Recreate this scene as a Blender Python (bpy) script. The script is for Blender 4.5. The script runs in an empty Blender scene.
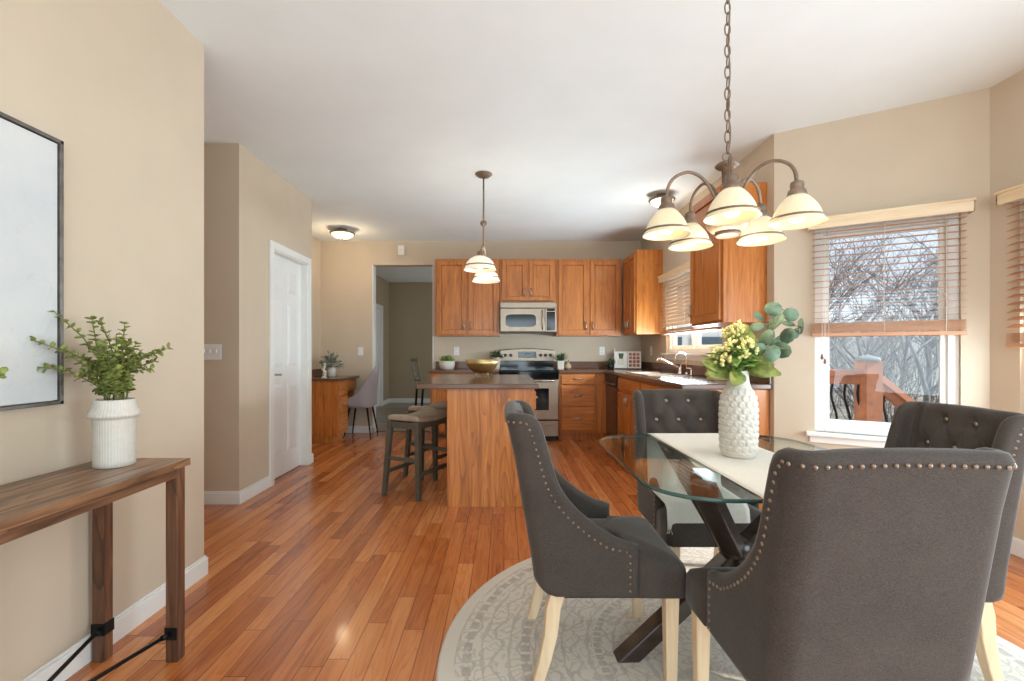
import bpy, math, random
from mathutils import Vector, Matrix
R = math.radians
PI = math.pi
S = bpy.context.scene
COL = S.collection
rng = random.Random(7)

# ------------------------------------------------------------------ camera
F, VX, VY, CH = 470.0, 504.0, 352.0, 1.155
cd = bpy.data.cameras.new('camera')
cd.sensor_fit = 'HORIZONTAL'; cd.sensor_width = 36.0; cd.lens = 36.0 * F / 1024
cd.shift_x = (512 - VX) / 1024; cd.shift_y = (VY - 340.5) / 1024
cd.clip_start = 0.05; cd.clip_end = 300
cam = bpy.data.objects.new('camera', cd); COL.objects.link(cam)
cam.location = (0, 0, CH); cam.rotation_euler = (R(90), 0, 0)
S.camera = cam
# ------------------------------------------------------------------ world, lights, exposure
S.view_settings.view_transform = 'Standard'
S.view_settings.look = 'None'
S.view_settings.gamma = 1.0
S.view_settings.use_curve_mapping = False
S.view_settings.exposure = 0.0
w = bpy.data.worlds.new('sky'); S.world = w; w.use_nodes = True
nt = w.node_tree; nt.nodes.clear()
wo = nt.nodes.new('ShaderNodeOutputWorld'); bg = nt.nodes.new('ShaderNodeBackground')
tc = nt.nodes.new('ShaderNodeTexCoord'); sx = nt.nodes.new('ShaderNodeSeparateXYZ'); cr = nt.nodes.new('ShaderNodeValToRGB')
nt.links.new(tc.outputs['Generated'], sx.inputs[0]); nt.links.new(sx.outputs['Z'], cr.inputs[0])
cr.color_ramp.elements[0].position = 0.0; cr.color_ramp.elements[0].color = (.80, .84, .90, 1)
cr.color_ramp.elements[1].position = .6; cr.color_ramp.elements[1].color = (.42, .60, .88, 1)
nt.links.new(cr.outputs[0], bg.inputs[0]); bg.inputs[1].default_value = 1.25
nt.links.new(bg.outputs[0], wo.inputs[0])

def sun_lamp(name, to_sun, strength, color, angle):
    l = bpy.data.lights.new(name, 'SUN'); l.energy = strength; l.color = color; l.angle = R(angle)
    o = bpy.data.objects.new(name, l); COL.objects.link(o)
    o.rotation_euler = Vector(to_sun).to_track_quat('Z', 'Y').to_euler(); o.location = (6, -2, 6)
def area(name, loc, aim, sx_, sy_, power, color=(1, 1, 1), spread=180):
    l = bpy.data.lights.new(name, 'AREA'); l.shape = 'RECTANGLE'; l.size = sx_; l.size_y = sy_
    l.energy = power; l.color = color; l.spread = R(spread)
    o = bpy.data.objects.new(name, l); COL.objects.link(o); o.location = loc
    o.rotation_euler = (Vector(loc) - Vector(aim)).to_track_quat('Z', 'Y').to_euler()
sun_lamp('sun', (1, -.30, .80), 7.0, (1, .95, .88), 1.0)
DAY = (.71, .89, .99)
area('daylight_patio_door', (2.86, 0.0, 1.1), (-2, .4, 2.0), 1.7, 1.9, 82, DAY)
area('fill_rear_opening', (.3, -2.7, 1.35), (.1, 4, 3.2), 3.2, 1.8, 108, DAY)  # added light at an unseen rear opening, aimed up to lift the ceiling
area('daylight_bay_side_window', (2.88, 2.1, 1.0), (0, 2.3, 1.2), 1.0, .7, 44, DAY)
area('daylight_kitchen_window', (1.93, 4.98, 1.25), (-1, 4.9, 2.6), 1.2, .3, 56, DAY)
area('fill_far_room', (.9, 9.0, 1.6), (-2.5, 9, .6), 1.8, 1.6, 22, (.9, .95, 1))  # added fill standing in mid-room, brightens the far room
area('fill_left_room', (-4.45, 2.9, 1.5), (-2, 3.3, 1.4), .9, 1.8, 14, (1, .82, .62))  # added warm fill brightens the pantry front wall

# ------------------------------------------------------------------ mesh helpers
MT = {}
class MB:
    def __init__(s): s.v = []; s.f = []; s.sm = []
    def add(s, vs, fs, smooth=False):
        b = len(s.v); s.v += [tuple(p) for p in vs]
        for f in fs: s.f.append([b + i for i in f]); s.sm.append(smooth)
        return s
    def box(s, x0, x1, y0, y1, z0, z1):
        if x0 > x1: x0, x1 = x1, x0
        if y0 > y1: y0, y1 = y1, y0
        if z0 > z1: z0, z1 = z1, z0
        return s.add([(x0,y0,z0),(x1,y0,z0),(x1,y1,z0),(x0,y1,z0),(x0,y0,z1),(x1,y0,z1),(x1,y1,z1),(x0,y1,z1)],
                     [(3,2,1,0),(4,5,6,7),(0,1,5,4),(1,2,6,5),(2,3,7,6),(3,0,4,7)])
    def hull8(s, lo, hi):          # two quads, lower and upper
        return s.add(list(lo) + list(hi), [(3,2,1,0),(4,5,6,7),(0,1,5,4),(1,2,6,5),(2,3,7,6),(3,0,4,7)])
    def beam(s, a, b, w, h, up=(0,0,1)):
        a = Vector(a); b = Vector(b); d = (b - a).normalized(); u = Vector(up)
        sd = d.cross(u)
        if sd.length < 1e-4: sd = d.cross(Vector((1,0,0)))
        sd.normalize(); u = sd.cross(d).normalized(); sd *= w/2; u *= h/2
        return s.hull8([a-sd-u, a+sd-u, a+sd+u, a-sd+u], [b-sd-u, b+sd-u, b+sd+u, b-sd+u])
    def prism(s, poly, z0, z1, smooth=False):
        n = len(poly)
        vs = [(p[0], p[1], z0) for p in poly] + [(p[0], p[1], z1) for p in poly]
        s.add(vs, [tuple(range(n))[::-1], tuple(range(n, 2*n))])
        b = len(s.v) - 2*n
        for i in range(n):
            j = (i+1) % n; s.f.append([b+i, b+j, b+n+j, b+n+i]); s.sm.append(smooth)
        return s
    def tube(s, pts, rad, n=8, closed=False):
        pts = [Vector(p) for p in pts]; m = len(pts)
        rs = rad if isinstance(rad, (list, tuple)) else [rad]*m
        vs = []; prev = None
        for i, p in enumerate(pts):
            if closed: t = pts[(i+1) % m] - pts[i-1]
            else: t = pts[min(i+1, m-1)] - pts[max(i-1, 0)]
            t.normalize()
            if prev is None:
                u = t.orthogonal().normalized()
            else:
                u = prev - t * prev.dot(t)
                u = u.normalized() if u.length > 1e-5 else t.orthogonal().normalized()
            prev = u; v = t.cross(u)
            for k in range(n):
                a = 2*PI*k/n; vs.append(p + (u*math.cos(a) + v*math.sin(a))*rs[i])
        fs = []
        for i in range(m if closed else m-1):
            i2 = (i+1) % m
            for k in range(n):
                k2 = (k+1) % n; fs.append((i*n+k, i*n+k2, i2*n+k2, i2*n+k))
        s.add(vs, fs, True)
        if not closed:
            b = len(s.v) - m*n
            s.f.append([b+k for k in range(n)][::-1]); s.sm.append(False)
            s.f.append([b+(m-1)*n+k for k in range(n)]); s.sm.append(False)
        return s
    def lathe(s, prof, n=32, c=(0,0,0), fn=None, caps=True):
        vs = []
        for i, (r, z) in enumerate(prof):
            for k in range(n):
                a = 2*PI*k/n
                rr = fn(r, z, a, i) if fn else r
                vs.append((c[0]+rr*math.cos(a), c[1]+rr*math.sin(a), c[2]+z))
        fs = []
        for i in range(len(prof)-1):
            for k in range(n):
                k2 = (k+1) % n; fs.append((i*n+k, i*n+k2, (i+1)*n+k2, (i+1)*n+k))
        s.add(vs, fs, True)
        if caps:
            b = len(s.v) - len(prof)*n
            if prof[0][0] > 1e-4: s.f.append([b+k for k in range(n)][::-1]); s.sm.append(False)
            if prof[-1][0] > 1e-4: s.f.append([b+(len(prof)-1)*n+k for k in range(n)]); s.sm.append(False)
        return s
    def ball(s, c, r, n=12, m=8, sc=(1,1,1)):
        prof = [(r*math.sin(PI*i/m) if 0 < i < m else 1e-5, -r*math.cos(PI*i/m)) for i in range(m+1)]
        vs = []
        for (q, z) in prof:
            for k in range(n):
                a = 2*PI*k/n; vs.append((c[0]+q*math.cos(a)*sc[0], c[1]+q*math.sin(a)*sc[1], c[2]+z*sc[2]))
        fs = [(i*n+k, i*n+(k+1)%n, (i+1)*n+(k+1)%n, (i+1)*n+k) for i in range(m) for k in range(n)]
        return s.add(vs, fs, True)
    def leaf(s, p, d, nrm, L, W, bend=.15, seg=5):
        p = Vector(p); d = Vector(d).normalized(); nrm = Vector(nrm)
        sd = d.cross(nrm)
        if sd.length < 1e-4: sd = d.orthogonal()
        sd.normalize(); up = sd.cross(d).normalized()
        vs = []; 
        for i in range(seg+1):
            t = i/seg; wd = W*.5*math.sin(PI*min(1, t*.94+.03))**.7
            c = p + d*(L*t) - up*(bend*L*t*t)
            vs += [c - sd*wd + up*wd*.25, c, c + sd*wd + up*wd*.25]
        fs = []
        for i in range(seg):
            a = i*3; fs += [(a, a+1, a+4, a+3), (a+1, a+2, a+5, a+4)]
        return s.add(vs, fs, True)
    def disc_leaf(s, p, d, nrm, r, seg=9):   # roundish leaf with a slight cup and real thickness from a solidify
        p = Vector(p); d = Vector(d).normalized(); sd = d.cross(Vector(nrm))
        if sd.length < 1e-4: sd = d.orthogonal()
        sd.normalize(); up = sd.cross(d).normalized(); c = p + d*r
        vs = [c - up*r*.12]
        for k in range(seg):
            a = 2*PI*k/seg; vs.append(c + d*math.cos(a)*r*1.08 + sd*math.sin(a)*r*.92 + up*r*.08)
        return s.add(vs, [(0, 1+k, 1+(k+1)%seg) for k in range(seg)], True)
    def build(s, name, mat, parent=None, bevel=0, seg=2, solid=0, world=False, sub=0):
        me = bpy.data.meshes.new(name)
        vs = s.v
        if world and parent is not None:
            M = mw(parent).inverted(); vs = [M @ Vector(p) for p in vs]
        me.from_pydata([tuple(p) for p in vs], [], s.f); me.update()
        me.polygons.foreach_set('use_smooth', s.sm)
        o = bpy.data.objects.new(name, me); COL.objects.link(o)
        me.materials.append(MT[mat] if isinstance(mat, str) else mat)
        if parent is not None: o.parent = parent
        if solid:
            m = o.modifiers.new('solid', 'SOLIDIFY'); m.thickness = solid; m.offset = 0
        if bevel:
            m = o.modifiers.new('bevel', 'BEVEL'); m.width = bevel; m.segments = seg; m.limit_method = 'ANGLE'; m.angle_limit = R(40); m.harden_normals = False
        if sub:
            m = o.modifiers.new('sub', 'SUBSURF'); m.levels = sub; m.render_levels = sub
        return o
def mw(o):
    M = o.matrix_basis.copy(); p = o.parent
    while p: M = p.matrix_basis @ M; p = p.parent
    return M
def thing(name, label, cat, loc=(0,0,0), rz=0, group=None):
    o = bpy.data.objects.new(name, None); COL.objects.link(o); o.empty_display_size = .1
    o.location = loc; o.rotation_euler = (0, 0, rz); o['label'] = label; o['category'] = cat
    if group: o['group'] = group
    return o
def tag(o, label, cat, group=None, kind=None):
    o['label'] = label; o['category'] = cat
    if group: o['group'] = group
    if kind: o['kind'] = kind
    return o
def struct(o, label=None, cat=None):
    o['kind'] = 'structure'
    if label: o['label'] = label
    if cat: o['category'] = cat
    return o
def copy_tree(o, parent=None):
    c = o.copy(); COL.objects.link(c)
    if parent is not None: c.parent = parent
    for ch in list(o.children): copy_tree(ch, c)
    return c
def smooth(pts, n=4):
    P = [Vector(p) for p in pts]; P = [P[0]*2-P[1]] + P + [P[-1]*2-P[-2]]; out = []
    for i in range(1, len(P)-2):
        for k in range(n):
            t = k/n; a, b, c, d = P[i-1], P[i], P[i+1], P[i+2]
            out.append(.5*((2*b) + (c-a)*t + (2*a-5*b+4*c-d)*t*t + (3*b-a-3*c+d)*t**3))
    out.append(P[-2]); return out
def at(x, y, D): return ((x-VX)*D/F, D, CH+(VY-y)*D/F)

# ------------------------------------------------------------------ materials
def lin(c):
    def g(v):
        v /= 255.0
        return v/12.92 if v <= .04045 else ((v+.055)/1.055)**2.4
    return (g(c[0]), g(c[1]), g(c[2]), 1)
class NB:
    def __init__(s, name):
        s.m = bpy.data.materials.new(name); s.m.use_nodes = True; s.t = s.m.node_tree; s.t.nodes.clear()
        s.out = s.n('ShaderNodeOutputMaterial'); s.p = s.n('ShaderNodeBsdfPrincipled')
        s.l(s.p.outputs[0], s.out.inputs[0]); MT[name] = s.m
    def n(s, t): return s.t.nodes.new(t)
    def l(s, a, b): s.t.links.new(a, b)
    def val(s, sock, v):
        if hasattr(v, 'node'): s.l(v, sock)
        else: sock.default_value = v
    def math(s, op, a, b=0.0, c=0.0):
        m = s.n('ShaderNodeMath'); m.operation = op
        s.val(m.inputs[0], a); s.val(m.inputs[1], b); s.val(m.inputs[2], c); return m.outputs[0]
    def coord(s, kind='Object'): return s.n('ShaderNodeTexCoord').outputs[kind]
    def sep(s, v):
        x = s.n('ShaderNodeSeparateXYZ'); s.l(v, x.inputs[0]); return x.outputs
    def comb(s, x, y, z):
        c = s.n('ShaderNodeCombineXYZ'); s.val(c.inputs[0], x); s.val(c.inputs[1], y); s.val(c.inputs[2], z); return c.outputs[0]
    def map(s, v, scale, loc=(0,0,0)):
        m = s.n('ShaderNodeMapping'); s.l(v, m.inputs[0]); m.inputs['Scale'].default_value = scale; s.val(m.inputs['Location'], loc); return m.outputs[0]
    def noise(s, v, scale, detail=4, rough=.55, dist=0):
        t = s.n('ShaderNodeTexNoise'); s.l(v, t.inputs['Vector']); t.inputs['Scale'].default_value = scale
        t.inputs['Detail'].default_value = detail; t.inputs['Roughness'].default_value = rough; t.inputs['Distortion'].default_value = dist
        return t.outputs['Fac']
    def ramp(s, f, stops):
        r = s.n('ShaderNodeValToRGB'); s.l(f, r.inputs[0]); e = r.color_ramp.elements
        while len(e) < len(stops): e.new(.5)
        for i, (p, c) in enumerate(stops): e[i].position = p; e[i].color = lin(c) if len(c) == 3 else c
        return r.outputs[0]
    def mix(s, f, a, b, mode='MIX'):
        m = s.n('ShaderNodeMix'); m.data_type = 'RGBA'; m.blend_type = mode
        s.val(m.inputs[0], f); s.val(m.inputs[6], a); s.val(m.inputs[7], b); return m.outputs[2]
    def bump(s, h, strength=.2, dist=.01):
        b = s.n('ShaderNodeBump'); b.inputs['Strength'].default_value = strength; b.inputs['Distance'].default_value = dist
        s.l(h, b.inputs['Height']); s.l(b.outputs[0], s.p.inputs['Normal'])
    def set(s, **k):
        for a, v in k.items():
            s.val(s.p.inputs[{'color': 'Base Color', 'rough': 'Roughness', 'metal': 'Metallic', 'spec': 'Specular IOR Level', 'coat': 'Coat Weight', 'coatr': 'Coat Roughness',
                              'sheen': 'Sheen Weight', 'emit': 'Emission Strength', 'ecol': 'Emission Color', 'trans': 'Transmission Weight', 'sss': 'Subsurface Weight', 'aniso': 'Anisotropic'}[a]], v)
        return s
def flat(name, c, rough=.5, metal=0, var=.06, scale=30, **k):
    b = NB(name); co = b.coord(); f = b.noise(co, scale, 3)
    c0 = tuple(max(0, v*(1-var)) for v in c); c1 = tuple(min(255, v*(1+var)) for v in c)
    b.set(color=b.ramp(f, [(.3, c0), (.7, c1)]), rough=rough, metal=metal, **k); return b
def emis(name, c, strength, base=(250,240,220)):
    b = NB(name); b.set(color=lin(base), ecol=lin(c), emit=strength, rough=.5); return b
def wood(name, dark, mid, light, axis='z', sc=1.0, rough=.35, coat=0.0, rings=.5, vary=0.0):
    b = NB(name); co = b.coord()
    rnd = b.n('ShaderNodeObjectInfo').outputs['Random']
    off = b.comb(b.math('MULTIPLY', rnd, 13.0), b.math('MULTIPLY', rnd, 7.0), b.math('MULTIPLY', rnd, 29.0))
    st = {'x': (1, 14, 14), 'y': (14, 1, 14), 'z': (14, 14, 1)}[axis]
    v = b.map(co, tuple(q*sc for q in st), off)
    f1 = b.noise(v, 2.2, 5, .6, .6)
    st2 = {'x': (.6, 5, 5), 'y': (5, .6, 5), 'z': (5, 5, .6)}[axis]
    v2 = b.map(co, tuple(q*sc for q in st2), off)
    f2 = b.noise(v2, 1.3, 2, .5, .8)
    ring = b.math('FRACT', b.math('MULTIPLY', f2, 11.0))
    ring = b.math('POWER', ring, 3.0)
    f = b.math('SUBTRACT', f1, b.math('MULTIPLY', ring, .22*rings))
    if vary: f = b.math('ADD', f, b.math('MULTIPLY', b.math('SUBTRACT', rnd, .45), vary))
    col = b.ramp(f, [(.22, dark), (.48, mid), (.72, light)])
    b.set(color=col, rough=rough, coat=coat, coatr=.15)
    b.bump(f1, .08, .003); return b

flat('wall_paint', (207, 190, 168), .75, var=.012, scale=3, spec=.25)
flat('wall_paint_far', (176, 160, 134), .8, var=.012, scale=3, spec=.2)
flat('ceiling_paint', (238, 244, 245), .9, var=.008, scale=3, spec=.1)
flat('white_trim', (236, 235, 230), .4, var=.01, scale=4)
flat('white_door', (236, 236, 233), .42, var=.01, scale=4)
flat('plastic_white', (238, 236, 232), .4, var=.01)
flat('ceramic_white', (212, 204, 192), .45, var=.02, scale=40)
flat('ceramic_cream', (222, 214, 200), .5, var=.05, scale=60)
flat('nickel', (190, 184, 172), .3, 1.0, var=.04)
flat('chrome', (225, 225, 228), .12, 1.0, var=.02)
flat('steel', (164, 150, 134), .4, 1.0, var=.03, scale=8)
flat('black_glass', (14, 14, 16), .08, var=.1)
flat('black_plastic', (22, 21, 21), .35, var=.1)
flat('black_metal', (26, 26, 28), .45, .6, var=.1)
flat('bronze', (128, 108, 92), .45, .55, var=.12, scale=20)
flat('dishwasher_front', (84, 50, 32), .22, var=.08)
flat('bronze_pale', (186, 166, 142), .4, .2, var=.08, scale=20)
flat('counter', (104, 72, 54), .18, var=.14, scale=160, spec=.45)
flat('gold', (206, 180, 124), .42, 1.0, var=.05)
flat('stool_frame', (84, 78, 66), .5, var=.08)
flat('stool_leather', (166, 148, 126), .5, var=.06, scale=12)
flat('desk_fabric_grey', (150, 142, 144), .85, var=.07, scale=200, sheen=.3)
flat('desk_fabric_brown', (110, 88, 74), .7, var=.07, scale=60)
flat('nail_brass', (146, 130, 114), .32, 1.0, var=.1)
flat('green_leaf', (122, 130, 62), .5, var=.25, scale=40)
flat('green_bright', (112, 142, 62), .5, var=.25, scale=40)
flat('green_dark', (60, 84, 48), .55, var=.25, scale=40)
flat('green_dusty', (124, 138, 124), .6, var=.15, scale=40)
flat('leaf_eucalyptus', (104, 126, 102), .5, var=.18, scale=30)
flat('stem_green', (110, 112, 62), .6, var=.15)
flat('blossom_cream', (226, 214, 140), .6, var=.12, scale=80)
flat('linen', (226, 220, 208), .9, var=.03, scale=180, sheen=.2)
flat('canvas_grey', (208, 208, 206), .8, var=.03, scale=5)
flat('frame_pewter', (110, 104, 98), .4, .5, var=.12)
flat('soil', (52, 40, 30), .9, var=.2)
flat('box_tan', (196, 174, 142), .7, var=.05)
flat('gourd_tan', (190, 164, 128), .6, var=.1)
flat('page_white', (236, 232, 224), .7, var=.02)
flat('page_print', (150, 96, 70), .6, var=.5, scale=50)
flat('art_brown', (96, 62, 42), .6, var=.35, scale=30)
flat('chair_seat_grey', (160, 150, 138), .8, var=.06)
flat('deck_cedar', (170, 112, 84), .6, var=.12, scale=10)
flat('cap_grey', (130, 136, 140), .5, var=.08)
flat('bark', (126, 120, 118), .9, var=.25, scale=8)
flat('winter_grass', (150, 144, 132), .95, var=.2, scale=2)
flat('house_siding', (222, 222, 220), .8, var=.03)
flat('house_roof', (110, 104, 102), .9, var=.12)
flat('dark_void', (84, 110, 122), .4, var=.05)
wood('oak', (150, 82, 28), (190, 112, 44), (210, 134, 60), 'z', 1.0, .38, .15, .6)
wood('oak_side', (152, 86, 32), (196, 120, 52), (216, 144, 74), 'z', .8, .38, .15, .9)
wood('oak_x', (150, 82, 28), (190, 112, 44), (210, 134, 60), 'x', 1.0, .38, .15, .6)
wood('console_wood', (44, 30, 22), (104, 72, 50), (156, 114, 80), 'y', 1.0, .36, .2, .9, .3)
wood('console_leg', (58, 36, 24), (104, 66, 42), (140, 96, 62), 'z', 1.0, .45, .1, .9, .2)
wood('leg_wood', (208, 178, 142), (226, 198, 162), (236, 212, 180), 'z', 1.0, .5, 0, .2)
wood('espresso', (34, 24, 20), (52, 38, 32), (76, 56, 46), 'x', .8, .35, .2, .4)
wood('blind_wood_sunlit', (214, 178, 144), (230, 200, 168), (238, 212, 184), 'x', 1.0, .45, .1, .2)  # sunlight put into the colour: paler copy of blind_wood for the kitchen slats
wood('blind_wood', (172, 116, 80), (194, 138, 100), (208, 158, 120), 'x', 1.0, .45, .1, .2)
wood('valance_wood', (214, 186, 148), (230, 206, 170), (238, 218, 186), 'x', 1.0, .45, .1, .2)
wood('dining_wood', (96, 66, 50), (128, 92, 72), (150, 112, 90), 'x', 1.0, .4, .1, .4)

def fabric(name, c):
    b = NB(name); co = b.coord()
    f1 = b.noise(b.map(co, (900, 900, 160)), 1.0, 2); f2 = b.noise(b.map(co, (160, 160, 900)), 1.0, 2); f3 = b.noise(co, 9, 3)
    f = b.math('ADD', b.math('MULTIPLY', b.math('ADD', f1, f2), .42), b.math('MULTIPLY', f3, .16))
    lo = tuple(v*.72 for v in c); hi = tuple(min(255, v*1.28) for v in c)
    b.set(color=b.ramp(f, [(.33, lo), (.67, hi)]), rough=.85, sheen=.18, spec=.2); b.p.inputs['Sheen Roughness'].default_value = .4
    b.bump(f, .15, .002)
fabric('chair_linen', (70, 62, 57))

def floor_mat(name, tones, pw, pl, rough, gap, coat, axis='y'):
    b = NB(name); sx_ = b.sep(b.coord())
    X, Y = (sx_[0], sx_[1]) if axis == 'y' else (sx_[1], sx_[0])
    u = b.math('DIVIDE', X, pw); row = b.math('FLOOR', u); fu = b.math('FRACT', u)
    wn = b.n('ShaderNodeTexWhiteNoise'); wn.noise_dimensions = '1D'; b.l(row, wn.inputs['W'])
    v = b.math('ADD', b.math('DIVIDE', Y, pl), b.math('MULTIPLY', wn.outputs['Value'], 9.0))
    cell = b.math('FLOOR', v); fv = b.math('FRACT', v)
    w2 = b.n('ShaderNodeTexWhiteNoise'); w2.noise_dimensions = '2D'; b.l(b.comb(row, cell, 0.0), w2.inputs['Vector'])
    idv = w2.outputs['Value']
    gv = b.comb(b.math('MULTIPLY', X, 34.0), b.math('MULTIPLY', Y, 2.4), b.math('MULTIPLY', idv, 40.0))
    g1 = b.noise(gv, 1.0, 5, .62, .5)
    gv2 = b.comb(b.math('MULTIPLY', X, 9.0), b.math('MULTIPLY', Y, .9), b.math('MULTIPLY', idv, 60.0))
    g2 = b.math('POWER', b.math('FRACT', b.math('MULTIPLY', b.noise(gv2, 1.2, 2, .5, .6), 9.0)), 3.0)
    fac = b.math('ADD', b.math('MULTIPLY', idv, .48), b.math('MULTIPLY', g1, .62))
    fac = b.math('SUBTRACT', fac, b.math('MULTIPLY', g2, .16))
    col = b.ramp(fac, [(.12, tones[0]), (.34, tones[1]), (.62, tones[2]), (.88, tones[3])])
    e = b.math('MINIMUM', b.math('MINIMUM', fu, b.math('SUBTRACT', 1.0, fu)), b.math('MULTIPLY', b.math('MINIMUM', fv, b.math('SUBTRACT', 1.0, fv)), pl/pw))
    line = b.math('LESS_THAN', e, gap)
    col = b.mix(b.math('MULTIPLY', line, .7), col, lin(tuple(t*.45 for t in tones[0])))
    b.set(color=col, rough=b.math('ADD', rough, b.math('MULTIPLY', g1, .08)), coat=coat, coatr=.08)
    b.bump(b.math('ADD', b.math('MULTIPLY', g1, .15), b.math('MULTIPLY', line, -1.0)), .12, .002)
floor_mat('floor_oak', [(136, 66, 28), (174, 96, 48), (202, 122, 66), (222, 150, 94)], .083, .95, .2, .022, .25)
floor_mat('floor_grey', [(122, 110, 98), (140, 128, 114), (154, 142, 128), (168, 156, 142)], .15, 1.2, .35, .012, .1, 'x')
floor_mat('deck_boards', [(130, 108, 92), (146, 122, 104), (160, 136, 116), (172, 150, 130)], .14, 3.0, .6, .03, 0)

def rug_mat():
    b = NB('rug_pile'); co = b.coord(); s_ = b.sep(co)
    r = b.math('SQRT', b.math('ADD', b.math('POWER', s_[0], 2.0), b.math('POWER', s_[1], 2.0)))
    a = b.math('ARCTAN2', s_[1], s_[0])
    n1 = b.noise(co, 7, 3, .6); n2 = b.noise(co, 28, 4, .65); n3 = b.noise(co, 160, 2, .6)
    wob = b.math('MULTIPLY', b.math('SUBTRACT', n1, .5), 3.2)
    rr = b.math('ADD', b.math('MULTIPLY', r, 62.0), wob)
    aa = b.math('ADD', b.math('MULTIPLY', a, 28.0), wob)
    p = b.math('ADD', b.math('SINE', rr), b.math('MULTIPLY', b.math('SINE', aa), b.math('COSINE', b.math('MULTIPLY', rr, .5))))
    lines = b.math('LESS_THAN', b.math('ABSOLUTE', p), .30)
    vo = b.n('ShaderNodeTexVoronoi'); vo.feature = 'DISTANCE_TO_EDGE'; vo.inputs['Scale'].default_value = 15.0
    mixv = b.n('ShaderNodeVectorMath'); mixv.operation = 'ADD'; b.l(co, mixv.inputs[0]); b.l(b.comb(b.math('MULTIPLY', n1, .12), b.math('MULTIPLY', n2, .06), 0.0), mixv.inputs[1])
    b.l(mixv.outputs[0], vo.inputs['Vector'])
    curl = b.math('LESS_THAN', b.math('ABSOLUTE', b.math('SUBTRACT', vo.outputs['Distance'], .16)), .05)
    pat = b.math('MAXIMUM', b.math('MULTIPLY', lines, .75), b.math('MULTIPLY', curl, .6))
    def band(c, h): return b.math('LESS_THAN', b.math('ABSOLUTE', b.math('SUBTRACT', r, c)), h)
    bands = b.math('MAXIMUM', band(1.02, .016), b.math('MAXIMUM', band(.80, .018), band(.52, .014)))
    dash = b.math('MULTIPLY', bands, b.math('GREATER_THAN', b.math('SINE', b.math('MULTIPLY', a, 90.0)), -.6))
    inner = b.math('LESS_THAN', r, 1.065)
    pat = b.math('MULTIPLY', b.math('MAXIMUM', pat, dash), inner)
    worn = b.math('MULTIPLY', pat, b.math('MULTIPLY', n2, 1.2))
    col = b.mix(worn, lin((219, 208, 193)), lin((154, 144, 134)))
    col = b.mix(b.math('MULTIPLY', n3, .25), col, lin((176, 170, 164)))
    b.set(color=col, rough=.95, spec=.1, sheen=.2); b.bump(n3, .3, .004)
rug_mat()

def glassy(name, tint, gloss_rough=.0, refl=1.0):
    b = NB(name); t = b.t; t.nodes.remove(b.p)
    tr = b.n('ShaderNodeBsdfTransparent'); tr.inputs[0].default_value = (*tint, 1)
    gl = b.n('ShaderNodeBsdfGlossy'); gl.inputs['Roughness'].default_value = gloss_rough
    fr = b.n('ShaderNodeLayerWeight'); fr.inputs['Blend'].default_value = .5
    sch = b.math('ADD', b.math('MULTIPLY', b.math('POWER', fr.outputs['Facing'], 5.0), .96), .04)
    mx = b.n('ShaderNodeMixShader'); b.l(b.math('MULTIPLY', sch, refl), mx.inputs[0]); b.l(tr.outputs[0], mx.inputs[1]); b.l(gl.outputs[0], mx.inputs[2])
    b.l(mx.outputs[0], b.out.inputs[0])
glassy('window_glass', (.96, .98, .98), 0, .6)
glassy('table_glass', (.90, .955, .935))
flat('glass_edge', (58, 84, 78), .1, var=.05)
emis('shade_glow', (255, 228, 185), .17, (228, 214, 180))
emis('pendant_glow', (255, 240, 212), .4, (236, 226, 204))
emis('bulb_glow', (255, 236, 200), 5.0)
emis('flush_glow', (255, 236, 200), 1.6, (245, 235, 215))

# ------------------------------------------------------------------ structure
def wall(name, loc, rz, L, thick, holes=(), H=2.74, mat='wall_paint', x0=0.0):
    """local x along the wall, local y outward, room face at y=0"""
    mb = MB(); xs = sorted({x0, L, *[h[0] for h in holes], *[h[1] for h in holes]}); zs = sorted({0.0, H, *[h[2] for h in holes], *[h[3] for h in holes]})
    def inside(x, z): return any(h[0] < x < h[1] and h[2] < z < h[3] for h in holes)
    nx, nz = len(xs), len(zs)
    keep = {(i, j) for i in range(nx-1) for j in range(nz-1) if not inside((xs[i]+xs[i+1])/2, (zs[j]+zs[j+1])/2)}
    for (i, j) in keep:
        a, c, d, e = xs[i], xs[i+1], zs[j], zs[j+1]
        mb.add([(a,0,d),(c,0,d),(c,0,e),(a,0,e)], [(0,1,2,3)]); mb.add([(a,thick,d),(c,thick,d),(c,thick,e),(a,thick,e)], [(3,2,1,0)])
        if (i-1, j) not in keep: mb.add([(a,0,d),(a,0,e),(a,thick,e),(a,thick,d)], [(0,1,2,3)])
        if (i+1, j) not in keep: mb.add([(c,0,d),(c,0,e),(c,thick,e),(c,thick,d)], [(3,2,1,0)])
        if (i, j-1) not in keep: mb.add([(a,0,d),(c,0,d),(c,thick,d),(a,thick,d)], [(3,2,1,0)])
        if (i, j+1) not in keep: mb.add([(a,0,e),(c,0,e),(c,thick,e),(a,thick,e)], [(0,1,2,3)])
    o = mb.build(name, mat); o.location = loc; o.rotation_euler = (0, 0, rz)
    return struct(o)
def rotbox(name, loc, rz, mat, boxes, bevel=0):
    mb = MB()
    for q in boxes: mb.box(*q)
    o = mb.build(name, mat, bevel=bevel); o.location = loc; o.rotation_euler = (0, 0, rz); return o

XL, XR, YB, H = -1.554, 1.96, 6.72, 2.74
BX, BY = 2.915, 2.82                       # corner of the bay
BW = math.hypot(BX-XR, 3.41-BY); BR = math.atan2(BY-3.41, BX-XR)
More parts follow.
